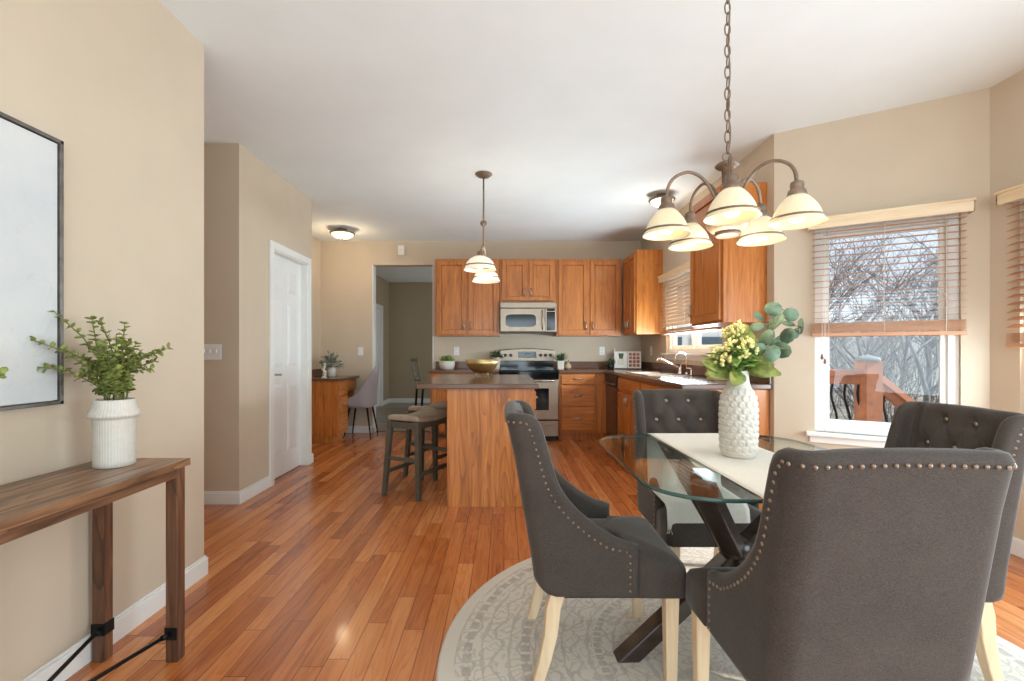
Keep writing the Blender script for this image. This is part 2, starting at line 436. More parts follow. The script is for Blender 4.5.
# floor and ceiling
room = [(-4.6, -2.9), (3.06, -2.9), (3.06, 2.88), (2.10, 3.53), (2.10, 6.86), (-4.6, 6.86)]
struct(MB().prism(room, -.08, 0).build('floor', 'floor_oak'))
struct(MB().prism(room, H, H+.1).build('ceiling', 'ceiling_paint'))
struct(MB().prism([(-2.8, 6.86), (2.1, 6.86), (2.1, 11), (-2.8, 11)], -.08, 0.0).build('floor_far_room', 'floor_grey'))
struct(MB().prism([(-2.8, 6.86), (2.1, 6.86), (2.1, 11), (-2.8, 11)], H, H+.1).build('ceiling_far_room', 'ceiling_paint'))
# walls
wall('wall_left', (XL, -2.9, 0), R(90), 2.9+2.435, .14)
wall('wall_pantry_front', (-4.6, 3.567, 0), 0, 4.6-2.01, .12)
DOY0, DOY1, DOH = 4.08, 4.80, 2.05
wall('wall_pantry_side', (-2.01, 3.567, 0), R(90), 4.915-3.567, .12, [(DOY0-3.567, DOY1-3.567, 0, DOH)], x0=.12)
wall('wall_pantry_back', (-2.016, 4.9155, 0), R(180), .62, .12, x0=.0)
wall('wall_nook', (-2.62, 4.915, 0), R(90), YB-4.915, .14)
OX0, OX1, OH = -1.875, -1.016, 2.40
wall('wall_back', (-2.62, YB, 0), 0, XR+.14+2.62, .14, [(OX0+2.62, OX1+2.62, 0, OH)])
KW = (YB-5.68, YB-4.22, 1.14, 2.03)       # kitchen window in the right wall (local x runs towards the camera)
wall('wall_right', (XR, YB, 0), R(-90), YB-3.41, .14, [KW])
BWN = (.245, .995, .60, 2.03)
wall('wall_bay', (XR, 3.41, 0), BR, BW, .14, [BWN])
SW = (.165, 1.2, .60, 2.03); PD = (1.75, 3.75, 0.0, 2.05)
wall('wall_bay_side', (BX, BY, 0), R(-90), BY+2.9, .14, [SW, PD])
wall('wall_rear', (3.06, -2.9, 0), R(180), 7.66, .14, [(1.4, 4.6, .45, 2.45)])
wall('wall_far_left', (-4.6, -2.9, 0), R(90), 2.9+3.567, .14)
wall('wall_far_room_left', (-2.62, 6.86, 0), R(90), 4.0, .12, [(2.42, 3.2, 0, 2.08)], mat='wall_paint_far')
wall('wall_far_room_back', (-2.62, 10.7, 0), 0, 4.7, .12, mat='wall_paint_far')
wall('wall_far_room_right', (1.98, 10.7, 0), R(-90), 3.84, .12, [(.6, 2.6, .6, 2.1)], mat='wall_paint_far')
# baseboards
def base(name, loc, rz, x0, x1, h=.1, t=.014, ends=(0, 0)):
    mb = MB(); mb.box(x0-ends[0], x1+ends[1], -t, 0, 0, h-.012); mb.box(x0-ends[0]*.5, x1+ends[1]*.5, -t*.6, 0, h-.012, h)
    o = mb.build(name, 'white_trim', bevel=.003); o.location = loc; o.rotation_euler = (0, 0, rz); return struct(o)
base('baseboard_left', (XL, -2.9, 0), R(90), 0, 2.9+2.435, ends=(0, .014))
base('baseboard_left_end', (XL, 2.435, 0), R(180), 0, .14)
base('baseboard_pantry_front', (-4.6, 3.567, 0), 0, 0, 4.6-2.01, ends=(0, .014))
base('baseboard_pantry_side', (-2.01, 3.567, 0), R(90), 0, DOY0-.065-3.567)
base('baseboard_pantry_corner', (-2.01, 3.567, 0), R(90), DOY1+.065-3.567, 4.915-3.567, ends=(0, .014))
base('baseboard_back', (-2.62, YB, 0), 0, 0.0, OX0+2.62, ends=(0, .014))
base('baseboard_opening', (OX0, YB, 0), R(90), -.014, .15)
base('baseboard_bay', (XR, 3.41, 0), BR, 0, BW)
base('baseboard_bay_side', (BX, BY, 0), R(-90), 0, 1.72)
base('baseboard_far_room_back', (-2.62, 10.7, 0), 0, 0, 4.6)
base('baseboard_far_room_left', (-2.62, 6.86, 0), R(90), 0, 2.36)
base('baseboard_far_room_corner', (-2.62, 6.86, 0), R(90), 3.26, 3.84)
# pantry door with casing
def six_panel(name, loc, rz, wd, ht, mat='white_door'):
    o = MB().box(0, wd, 0, .03, .008, ht).build(name, mat, bevel=.002); o.location = loc; o.rotation_euler = (0, 0, rz)
    st = wd*.15; cw = (wd - st*3)/2
    mb = MB()
    for k in range(2):
        x = st + k*(cw+st)
        for (z0, z1) in ((.22, .86), (1.02, 1.62), (1.72, ht-.12)):
            mb.box(x, x+cw, -.003, .001, z0, z1)
            mb.add([(x+.0, -.003, z0), (x+cw, -.003, z0), (x+cw, -.003, z1), (x, -.003, z1), (x+.03, -.012, z0+.03), (x+cw-.03, -.012, z0+.03), (x+cw-.03, -.012, z1-.03), (x+.03, -.012, z1-.03)],
                   [(0,1,5,4),(1,2,6,5),(2,3,7,6),(3,0,4,7),(4,5,6,7)])
    mb.build('door_panel', mat, o)
    return struct(o)
d1 = six_panel('door_1', (-2.01-.062, DOY0+.004, 0), R(90), DOY1-DOY0-.008, DOH-.004)
mb = MB().tube([(.06, 0, .955), (.06, -.045, .955), (.07, -.055, .955), (.165, -.055, .95)], .009, 8); mb.ball((.06, -.006, .955), .03, 12, 6, (1, .35, 1))
mb.build('door_handle', 'nickel', d1)
def casing(name, loc, rz, x0, x1, h, wd=.065, t=.018):
    o = rotbox(name, loc, rz, 'white_trim', [(x0-wd, x0, -t, 0, 0, h+wd), (x1, x1+wd, -t, 0, 0, h+wd), (x0, x1, -t, 0, h, h+wd),
        (x0-.001, x0+.012, -t*.4, .12, 0, h), (x1-.012, x1+.001, -t*.4, .12, 0, h), (x0, x1, -t*.4, .12, h-.012, h)], .003)
    return struct(o)
casing('trim_1', (-2.01, 3.567, 0), R(90), DOY0-3.567, DOY1-3.567, DOH)
d2 = six_panel('door_2', (-2.62-.04, 6.86+2.43, 0), R(90), .76, 2.06)
casing('trim_2', (-2.62, 6.86, 0), R(90), 2.42, 3.2, 2.08)
struct(rotbox('trim_3', (0, 0, 0), 0, 'white_trim', [(OX0-.006, OX0+.004, YB-.004, YB+.145, .1, OH), (OX1-.004, OX1+.006, YB-.004, YB+.145, 0, OH)]))
struct(rotbox('trim_4', (0, 0, 0), 0, 'dining_wood', [(OX0, OX1, YB+.1, YB+.15, 0, .008)], .003))

# ------------------------------------------------------------------ windows and blinds (local x along wall, y outward)
def window(n, loc, rz, hole, split='h', sill=True):
    x0, x1, z0, z1 = hole
    o = MB().build('window_%d' % n, 'white_trim') if False else None
    r = bpy.data.objects.new('window_%d' % n, None); COL.objects.link(r); r.location = loc; r.rotation_euler = (0, 0, rz); struct(r)
    f = .055; y0, y1 = .025, .11
    mb = MB().box(x0, x0+f, y0, y1, z0, z1).box(x1-f, x1, y0, y1, z0, z1).box(x0+f, x1-f, y0, y1, z1-f, z1).box(x0+f, x1-f, y0, y1, z0, z0+f)
    mb.build('window_frame', 'white_trim', r, .004)
    g = .032
    def sash(a, b, c, d, yy):
        m = MB().box(a, a+g, yy, yy+.03, c, d).box(b-g, b, yy, yy+.03, c, d).box(a+g, b-g, yy, yy+.03, d-g, d).box(a+g, b-g, yy, yy+.03, c, c+g)
        s_ = m.build('window_sash', 'white_trim', r, .003)
        MB().box(a+g, b-g, yy+.012, yy+.018, c+g, d-g).build('window_pane', 'window_glass', s_)
    a, b, c, d = x0+f, x1-f, z0+f, z1-f
    if split == 'h':
        zm = (c+d)/2; sash(a, b, c, zm+.016, .04); sash(a, b, zm-.016, d, .072)
    else:
        xm = (a+b)/2; MB().box(xm-.025, xm+.025, y0, y1, c, d).build('window_mullion', 'white_trim', r, .003)
        sash(a, xm-.025, c, d, .05); sash(xm+.025, b, c, d, .05)
    if sill:
        MB().box(x0-.05, x1+.05, -.045, .027, z0-.026, z0).box(x0-.03, x1+.03, -.014, 0, z0-.075, z0-.026).build('window_sill', 'white_trim', r, .004)
    return r
window(1, (XR, YB, 0), R(-90), KW, 'v')
window(2, (XR, 3.41, 0), BR, BWN, 'h')
window(3, (BX, BY, 0), R(-90), SW, 'h')
window(4, (1.98, 10.7, 0), R(-90), (.6, 2.6, .6, 2.1), 'v')
pd = bpy.data.objects.new('door_3', None); COL.objects.link(pd); pd.location = (BX, BY, 0); pd.rotation_euler = (0, 0, R(-90)); struct(pd)
for i in range(2):
    a = PD[0] + i*.98; b_ = a + 1.02
    MB().box(a, a+.07, .05+i*.035, .08+i*.035, 0.02, 2.05).box(b_-.07, b_, .05+i*.035, .08+i*.035, 0.02, 2.05).box(a, b_, .05+i*.035, .08+i*.035, 1.97, 2.05).box(a, b_, .05+i*.035, .08+i*.035, .02, .12).build('door_sash', 'white_trim', pd, .003)
    MB().box(a+.07, b_-.07, .062+i*.035, .068+i*.035, .12, 1.97).build('door_pane', 'window_glass', pd)

def blind(label, loc, rz, x0, x1, zt, zb, tilt, stack, group=None, cord=True, mat='blind_wood'):
    t = thing('window_blind', label, 'blind', loc, rz)
    MB().box(x0-.03, x1+.03, -.085, -.07, zt-.055, zt+.02).box(x0-.035, x1+.035, -.092, -.07, zt+.006, zt+.022).box(x0-.03, x0-.018, -.085, 0, zt-.055, zt+.02).box(x1+.018, x1+.03, -.085, 0, zt-.055, zt+.02).build('valance', 'valance_wood', t, .004)
    MB().box(x0, x1, -.062, -.004, zt-.045, zt+.01).build('headrail', 'white_trim', t)
    mb = MB(); z = zt-.075; c, s_ = math.cos(tilt)*.024, math.sin(tilt)*.024; th = .0015
    zlow = zb + .03 + stack*.006
    while z > zlow + .02:
        yc = -.034
        mb.hull8([(x0, yc-c, z-s_-th), (x1, yc-c, z-s_-th), (x1, yc+c, z+s_-th), (x0, yc+c, z+s_-th)], [(x0, yc-c, z-s_+th), (x1, yc-c, z-s_+th), (x1, yc+c, z+s_+th), (x0, yc+c, z+s_+th)])
        z -= .042
    for k in range(stack):
        zz = zb + .028 + k*.0056; mb.box(x0, x1, -.058, -.01, zz, zz+.003)
    mb.build('slats', mat, t)
    MB().box(x0-.003, x1+.003, -.06, -.008, zb, zb+.024).build('bottom_rail', 'blind_wood', t, .003)
    for q in (.12, .5, .88):
        tp = MB()
        xx = x0 + (x1-x0)*q
        tp.tube([(xx, -.06, zt-.04), (xx, -.06, zb+.02)], .0014, 5); tp.tube([(xx, -.008, zt-.04), (xx, -.008, zb+.02)], .0014, 5)
        tp.box(xx-.0014, xx+.0014, -.06, -.008, zt-.05, zt-.047).build('ladder_cord', 'linen', t)
    if cord:
        xx = x0+.055
        c1 = MB().tube([(xx, -.075, zt-.05), (xx, -.078, zb-.13)], .0016, 5).tube([(xx+.016, -.075, zt-.05), (xx+.016, -.078, zb-.16)], .0016, 5).build('pull_cord', 'linen', t)
        MB().lathe([(.004, .03), (.008, .015), (.010, 0), (.006, -.006)], 10, (xx, -.078, zb-.15)).lathe([(.004, .03), (.008, .015), (.010, 0), (.006, -.006)], 10, (xx+.016, -.078, zb-.18)).build('tassel', 'dining_wood', c1)
blind('wooden slat blind half lowered over the kitchen window by the sink', (XR, YB, 0), R(-90), KW[0]-.01, KW[1]+.01, 2.05, 1.36, R(58), 6, cord=False, mat='blind_wood_sunlit')
blind('wooden slat blind half lowered over the dining window that looks onto the deck post', (XR, 3.41, 0), BR, BWN[0]-.015, BWN[1]+.015, 2.05, 1.26, R(3), 12)
blind('wooden slat blind cut off by the right edge of the picture', (BX, BY, 0), R(-90), SW[0]-.02, SW[1]+.015, 2.05, 1.18, R(25), 10, cord=False)

# ------------------------------------------------------------------ cabinets
def pull(mb, x, y, z, vert=True, L=.1):
    h = L/2; d = -.028
    if vert: pts = [(x, y, z-h), (x, y+d*.75, z-h*.8), (x, y+d, z-h*.3), (x, y+d, z+h*.3), (x, y+d*.75, z+h*.8), (x, y, z+h)]
    else: pts = [(x-h, y, z), (x-h*.8, y+d*.75, z), (x-h*.3, y+d, z), (x+h*.3, y+d, z), (x+h*.8, y+d*.75, z), (x+h, y, z)]
    mb.tube(pts, [.008, .0065, .009, .009, .0065, .008], 8); return mb
def cdoor(root, x0, x1, z0, z1, hx=None, hz=None, y=-.022, mat='oak'):
    fr = .055; rs = .011
    mb = MB().box(x0, x0+fr, y, 0, z0, z1).box(x1-fr, x1, y, 0, z0, z1).box(x0+fr, x1-fr, y, 0, z1-fr, z1).box(x0+fr, x1-fr, y, 0, z0, z0+fr)
    mb.box(x0+fr, x1-fr, y+.017, 0, z0+fr, z1-fr); mb.box(x0+fr+.007, x1-fr-.007, y+rs, y+.017, z0+fr+.007, z1-fr-.007)
    d = mb.build('door', mat, root, .003)
    if hx is not None: pull(MB(), hx, y, hz).build('handle', 'nickel', d)
    return d
def drawer(root, x0, x1, z0, z1, y=-.019):
    d = MB().box(x0, x1, y, 0, z0, z1).build('drawer', 'oak_x', root, .006, 3)
    pull(MB(), (x0+x1)/2, y, (z0+z1)/2+.01, False).build('handle', 'nickel', d)
def cab_body(root, w_, d_, z0, z1, toe=0.0, mat='oak'):
    mb = MB()
    if toe: mb.box(0, w_, .0, d_, z0+toe, z1); mb.box(0.0, w_, .07, d_, z0, z0+toe)
    else: mb.box(0, w_, 0, d_, z0, z1)
    return mb.build('carcass', mat, root, .003)
UZ0, UZ1 = 1.375, 2.42
# back run uppers
def upper(label, x0, x1, z0, z1, n, loc=None, rz=0, depth=.325):
    t = thing('wall_cabinet', label, 'cabinet', loc or (x0, YB-depth-.005, 0), rz); w_ = x1-x0
    cab_body(t, w_, depth, z0, z1)
    e = .028; ww = (w_ - e*2 - .035*(n-1))/n
    for k in range(n):
        a = e + k*(ww+.035); b_ = a+ww
        hx = (b_-.03 if k == 0 else a+.03) if n == 2 else a+.03
        cdoor(t, a, b_, z0+.022, z1-.03, hx, z0+.022+.11)
    return t
upper('tall oak wall cabinet left of the microwave, partly behind the pendant shades', -.932, -.06, UZ0, UZ1, 2)
upper('short oak wall cabinet directly above the microwave', -.055, .705, 1.83, UZ1, 2)
upper('tall oak wall cabinet with two doors right of the microwave', .71, 1.60, UZ0, UZ1, 2)
upper('oak wall cabinet in the kitchen corner, light side panel towards the room', 0, 6.39-5.80, UZ0, UZ1, 2, (1.635, 6.385, 0), R(-90))
upper('oak wall cabinet at the wall end right of the sink window, behind the chandelier', 0, 4.10-3.50, UZ0, UZ1, 1, (1.635, 4.10, 0), R(-90))
# base cabinets
BF = 6.10; BD = YB-BF-.005; CZ = .882
def basecab(label, loc, rz, w_, depth): 
    t = thing('base_cabinet', label, 'cabinet', loc, rz); cab_body(t, w_, depth, 0, CZ-.002, .1); return t
t = basecab('oak base cabinet left of the stove, behind the island', (-.955, BF, 0), 0, .895, BD)
for k in range(2):
    a = .025+k*.43; drawer(t, a, a+.415, .73, .86); cdoor(t, a, a+.415, .125, .71, a+(.385 if k == 0 else .03), .63)
t = basecab('oak three drawer base cabinet right of the stove', (.712, BF, 0), 0, .49, BD)
for (z0, z1) in ((.735, .862), (.455, .715), (.13, .435)): drawer(t, .03, .46, z0, z1)
t = thing('base_cabinet', 'oak corner base cabinet between the drawers and the dishwasher', 'cabinet', (1.204, BF, 0))
MB().box(0, .134, 0, BD, .1, CZ-.002).box(0, .134, .07, BD, 0, .1).box(.134, .745, 0.02, BD, .0, CZ-.002).build('carcass', 'oak', t, .003)
RF = 1.34; RD = XR-RF-.005
t = thing('dishwasher', 'dark dishwasher beside the corner of the kitchen counter', 'dishwasher', (RF, 6.09, 0), R(-90))
MB().box(0, .6, 0, RD, .1, CZ-.004).box(.0, .6, .06, RD, .0, .1).build('body', 'black_plastic', t)
MB().box(.006, .594, -.022, 0, .13, .735).build('door', 'dishwasher_front', t, .006)
MB().box(.006, .594, -.03, 0, .745, .872).build('control_panel', 'black_plastic', t, .006)
MB().tube([(.08, -.03, .77), (.09, -.06, .77), (.51, -.06, .77), (.52, -.03, .77)], .009, 8).build('handle', 'steel', t)
t = basecab('oak sink base cabinet under the kitchen window', (RF, 5.485, 0), R(-90), .92, RD)
for k in range(2):
    a = .025+k*.44; cdoor(t, a, a+.43, .125, .70, a+(.40 if k == 0 else .03), .62)
MB().box(.025, .895, -.019, 0, .72, .86).build('false_front', 'oak_x', t, .005)
t = basecab('oak end base cabinet with orange side panel behind the tufted chair', (RF, 4.56, 0), R(-90), 1.10, RD)
for k in range(2):
    a = .025+k*.53; drawer(t, a, a+.515, .73, .86); cdoor(t, a, a+.515, .125, .71, a+(.485 if k == 0 else .03), .63)
# worktops
def top_thing(name, label, boxes, splash, loc):
    mb = MB()
    for q in boxes: mb.box(*q)
    t = thing(name, label, 'countertop', loc)
    mb.build('slab', 'counter', t, .006, 3, world=True)
    if splash:
        m2 = MB()
        for q in splash: m2.box(*q)
        m2.build('backsplash', 'counter', t, .003, world=True)
    return t
CT = .92
top_thing('worktop', 'brown speckled worktop left of the stove', [(-.975, -.06, 6.06, YB-.002, CZ, CT)], [(-.975, -.06, YB-.022, YB-.002, CT, CT+.1)], (-.5, 6.4, CZ))
SKX0, SKX1, SKY0, SKY1 = 1.43, 1.80, 4.62, 5.42
top_thing('worktop', 'long brown worktop with sink running round the kitchen corner', [
    (.71, XR-.002, 6.06, YB-.002, CZ, CT), (1.30, XR-.002, SKY1, 6.06, CZ, CT), (1.30, XR-.002, 3.43, SKY0, CZ, CT), (1.30, SKX0, SKY0, SKY1, CZ, CT), (SKX1, XR-.002, SKY0, SKY1, CZ, CT)],
    [(.71, XR-.002, YB-.022, YB-.002, CT, CT+.1), (XR-.022, XR-.002, 3.43, YB-.022, CT, CT+.1)], (1.6, 5, CZ))
# sink
t = thing('sink', 'stainless double sink set in the worktop under the window', 'sink', (1.6, 5.02, CT))
mb = MB()
rim = .022
mb.box(SKX0-rim, SKX1+rim, SKY0-rim, SKY0, CT, CT+.006).box(SKX0-rim, SKX1+rim, SKY1, SKY1+rim, CT, CT+.006).box(SKX0-rim, SKX0, SKY0, SKY1, CT, CT+.006).box(SKX1, SKX1+rim, SKY0, SKY1, CT, CT+.006)
mb.build('rim', 'steel', t, .002, world=True)
for (a, b_) in ((SKY0, 5.01), (5.03, SKY1)):
    m = MB(); x0, x1 = SKX0+.002, SKX1-.002; z0, z1 = CT-.18, CT+.004
    m.add([(x0,a,z1),(x1,a,z1),(x1,b_,z1),(x0,b_,z1),(x0+.03,a+.03,z0),(x1-.03,a+.03,z0),(x1-.03,b_-.03,z0),(x0+.03,b_-.03,z0)], [(0,1,5,4),(1,2,6,5),(2,3,7,6),(3,0,4,7),(4,5,6,7)])
    m.build('bowl', 'steel', t, solid=.002, world=True)
t = thing('faucet', 'chrome kitchen faucet with long angled spout at the sink', 'faucet', (1.868, 4.98, CT))
MB().lathe([(.034, 0), (.032, .012), (.022, .02), (.02, .07), (.018, .075)], 16, (0,0,0)).build('base', 'chrome', t)
MB().tube([(0,0,.05), (-.03, 0, .075), (-.1, -.0, .108), (-.215, 0, .165), (-.235, 0, .163), (-.243, 0, .135)], [.014, .013, .012, .012, .014, .016], 10).build('spout', 'chrome', t)
MB().tube([(0,0,.07), (.01, 0, .1), (.015, -.06, .125)], [.012, .008, .007], 8).build('handle', 'chrome', t)
t = thing('filter_tap', 'thin gooseneck filter tap beside the kitchen faucet', 'faucet', (1.89, 4.86, CT))
MB().lathe([(.02, 0), (.018, .01), (.01, .02)], 12).build('base', 'chrome', t)
MB().tube([(0,0,0)] + [(-.06+.06*math.cos(a), 0, .17+.06*math.sin(a)) for a in [PI*k/8 for k in range(9)]] + [(-.12, 0, .14)], .0065, 8).build('spout', 'chrome', t)
t = thing('soap_pump', 'small chrome soap pump at the near end of the sink', 'soap dispenser', (1.88, 4.72, CT))
MB().lathe([(.018, 0), (.016, .012), (.008, .016), (.008, .06)], 12).build('base', 'chrome', t)
MB().tube([(0,0,.055), (0,0,.07), (-.05, 0, .074)], .006, 8).build('spout', 'chrome', t)
# stove
SX0, SX1, SYF = -.055, .705, 6.045
t = thing('stove', 'stainless electric stove with black glass top', 'stove', (.325, 6.38, 0))
MB().box(SX0, SX1, SYF+.02, YB-.03, .06, .905).build('body', 'black_plastic', t, world=True)
MB().box(SX0+.03, SX1-.03, SYF+.06, YB-.05, .0, .06).build('plinth', 'black_plastic', t, world=True)
MB().box(SX0, SX1, SYF-.005, YB-.09, .905, .922).build('cooktop', 'black_glass', t, .004, world=True)
d = MB().box(SX0+.005, SX1-.005, SYF-.025, SYF+.02, .285, .80).build('oven_door', 'steel', t, .008, world=True)
MB().box(SX0+.13, SX1-.13, SYF-.028, SYF-.02, .41, .69).build('oven_window', 'black_glass', d, .003, world=True)
MB().tube([(SX0+.06, SYF-.02, .775), (SX0+.07, SYF-.06, .785), (.325, SYF-.07, .79), (SX1-.07, SYF-.06, .785), (SX1-.06, SYF-.02, .775)], .013, 10).build('oven_handle', 'steel', d, world=True)
MB().box(SX0+.005, SX1-.005, SYF-.012, SYF+.02, .808, .90).build('front_trim', 'black_glass', t, .004, world=True)
d = MB().box(SX0+.005, SX1-.005, SYF-.022, SYF+.02, .07, .27).build('warming_drawer', 'steel', t, .008, world=True)
MB().box(SX0+.06, SX1-.06, SYF-.034, SYF-.018, .215, .235).build('drawer_handle', 'steel', d, .004, world=True)
MB().box(SX0, SX1, YB-.085, YB-.03, .905, 1.03).build('back_riser', 'black_glass', t, .004, world=True)
n = 14; arch = [(SX0 + (SX1-SX0)*k/n, 1.175 + .025*(1-(2*k/n-1)**2)) for k in range(n+1)]
mb = MB(); y0, y1 = YB-.10, YB-.03
vs = [(x, y, z) for y in (y0, y1) for (x, z) in arch] + [(x, y, 1.03) for y in (y0, y1) for (x, z) in arch]
m = n+1; fs = []
for k in range(n):
    fs += [(2*m+k, 2*m+k+1, k+1, k), (m+k, m+k+1, 3*m+k+1, 3*m+k), (k, k+1, m+k+1, m+k), (3*m+k, 3*m+k+1, 2*m+k+1, 2*m+k)]
fs += [(0, m, 3*m, 2*m), (n, 2*m+n, 3*m+n, m+n)]
cp = mb.add(vs, fs).build('control_panel', 'steel', t, .004, world=True)
mb = MB()
for k in range(n):
    x0, z0 = arch[k]; x1, z1 = arch[k+1]; mb.hull8([(x0, y0-.004, z0-.004), (x1, y0-.004, z1-.004), (x1, y1, z1-.004), (x0, y1, z0-.004)], [(x0, y0-.004, z0+.007), (x1, y0-.004, z1+.007), (x1, y1, z1+.007), (x0, y1, z0+.007)])
mb.build('top_trim', 'black_plastic', cp, world=True)
dz = MB().box(.20, .46, y0-.004, y0+.002, 1.075, 1.16).build('display', 'black_glass', cp, .003, world=True)
MB().box(.285, .37, y0-.006, y0-.003, 1.115, 1.14).build('readout', 'dark_void', dz, world=True)
for xx in (.02, .095, .515, .585, .655):
    MB().tube([(xx, y0, 1.11), (xx, y0-.012, 1.11), (xx, y0-.026, 1.11)], [.024, .023, .018], 14).build('knob', 'black_plastic', cp, world=True)
for (xx, yy, rr) in ((.13, 6.22, .09), (.52, 6.22, .075), (.13, 6.48, .07), (.52, 6.48, .09)):
    MB().tube([(xx+rr*math.cos(2*PI*k/28), yy+rr*math.sin(2*PI*k/28), .9222) for k in range(28)], .0012, 5, True).build('burner', 'dark_void', t, world=True)
# microwave
MY = YB-.40
t = thing('microwave', 'stainless over-range microwave with black keypad', 'microwave', (.325, 6.5, 1.41))
MB().box(SX0+.002, SX1-.002, MY, YB-.005, 1.415, 1.822).build('body', 'black_plastic', t, world=True)
MB().box(SX0+.002, SX1-.002, MY-.02, MY, 1.745, 1.822).build('vent_panel', 'steel', t, .006, world=True)
d = MB().box(SX0+.002, .545, MY-.022, MY, 1.425, 1.742).build('door', 'steel', t, .008, world=True)
mb = MB(); cxw, czw = .225, 1.575
pw = []
for k in range(32):
    a = 2*PI*k/32; ca, sa = math.cos(a), math.sin(a)
    pw.append((cxw + .205*math.copysign(abs(ca)**.35, ca), czw + .085*math.copysign(abs(sa)**.45, sa)))
mb.add([(x, MY-.025, z) for x, z in pw] + [(x, MY-.02, z) for x, z in pw], [tuple(range(32))] + [(k, 32+k, 32+(k+1) % 32, (k+1) % 32) for k in range(32)])
mb.build('door_window', 'black_glass', d, world=True)
MB().tube([(.515, MY-.02, 1.46), (.515, MY-.05, 1.475), (.515, MY-.052, 1.70), (.515, MY-.02, 1.715)], .011, 8).build('handle', 'steel', d, world=True)
d = MB().box(.55, SX1-.002, MY-.02, MY, 1.425, 1.742).build('control_panel', 'steel', t, .005, world=True)
MB().box(.572, SX1-.022, MY-.024, MY-.018, 1.445, 1.695).build('keypad', 'black_glass', d, .003, world=True)
MB().box(.572, SX1-.022, MY-.024, MY-.018, 1.705, 1.735).build('clock_display', 'black_glass', d, .002, world=True)
# island
IX0, IX1, IY0, IY1 = -.42, .235, 3.50, 4.84
t = thing('island_cabinet', 'oak kitchen island base with plain grained end panel', 'island', (-.1, 4.2, 0))
MB().box(IX0+.01, IX1-.012, IY0+.012, IY1, .0, CZ-.002).build('carcass', 'oak', t, .003, world=True)
MB().box(IX0, IX1-.03, IY0, IY0+.014, .0, CZ-.002).build('end_panel', 'oak_side', t, .002, world=True)
MB().box(IX0-.004, IX0+.02, IY0-.006, IY0+.02, .0, CZ-.002).build('corner_trim', 'oak_side', t, .003, world=True)
for k in range(3):
    a = IY0+.05+k*.43
    mb = MB(); mb.box(IX1-.012, IX1+.006, a, a+.41, .72, .86).box(IX1-.012, IX1+.006, a, a+.41, .12, .70); dd = mb.build('door', 'oak', t, .005, world=True)
    MB().tube([(IX1+.005, a+.2, .79), (IX1+.032, a+.21, .79), (IX1+.032, a+.29, .79), (IX1+.005, a+.3, .79)], .005, 8).build('handle', 'nickel', dd, world=True)
top_thing('island_worktop', 'glossy brown worktop of the kitchen island', [(-.645, .255, 3.45, 4.90, CZ, CT)], None, (-.2, 4.2, CZ))

# ------------------------------------------------------------------ built-in desk
t = thing('desk', 'built-in oak desk with dark top in the left nook', 'desk', (-2.10, 5.93, 0), R(90))
DL = YB-5.93-.004; DZ = .82
MB().box(0, .36, 0, .49, .09, DZ-.032).box(.02, .36, .06, .49, 0, .09).build('drawer_cabinet', 'oak', t, .003)
for (z0, z1) in ((.60, .745), (.375, .585), (.12, .36)): drawer(t, .03, .34, z0, z1)
d = MB().box(.36, DL, .02, .04, .62, DZ-.032).build('apron', 'oak_x', t, .003)
MB().box(.38, DL-.02, .004, .02, .645, .745).build('pencil_drawer', 'oak_x', d, .005)
MB().box(DL-.02, DL, .04, .49, .35, DZ-.032).build('side_panel', 'oak', t)
MB().box(-.03, DL, -.035, .496, DZ-.032, DZ).build('desk_top', 'counter', t, .006)
MB().box(-.03, DL, .476, .496, DZ, DZ+.1).build('backsplash', 'counter', t, .003)

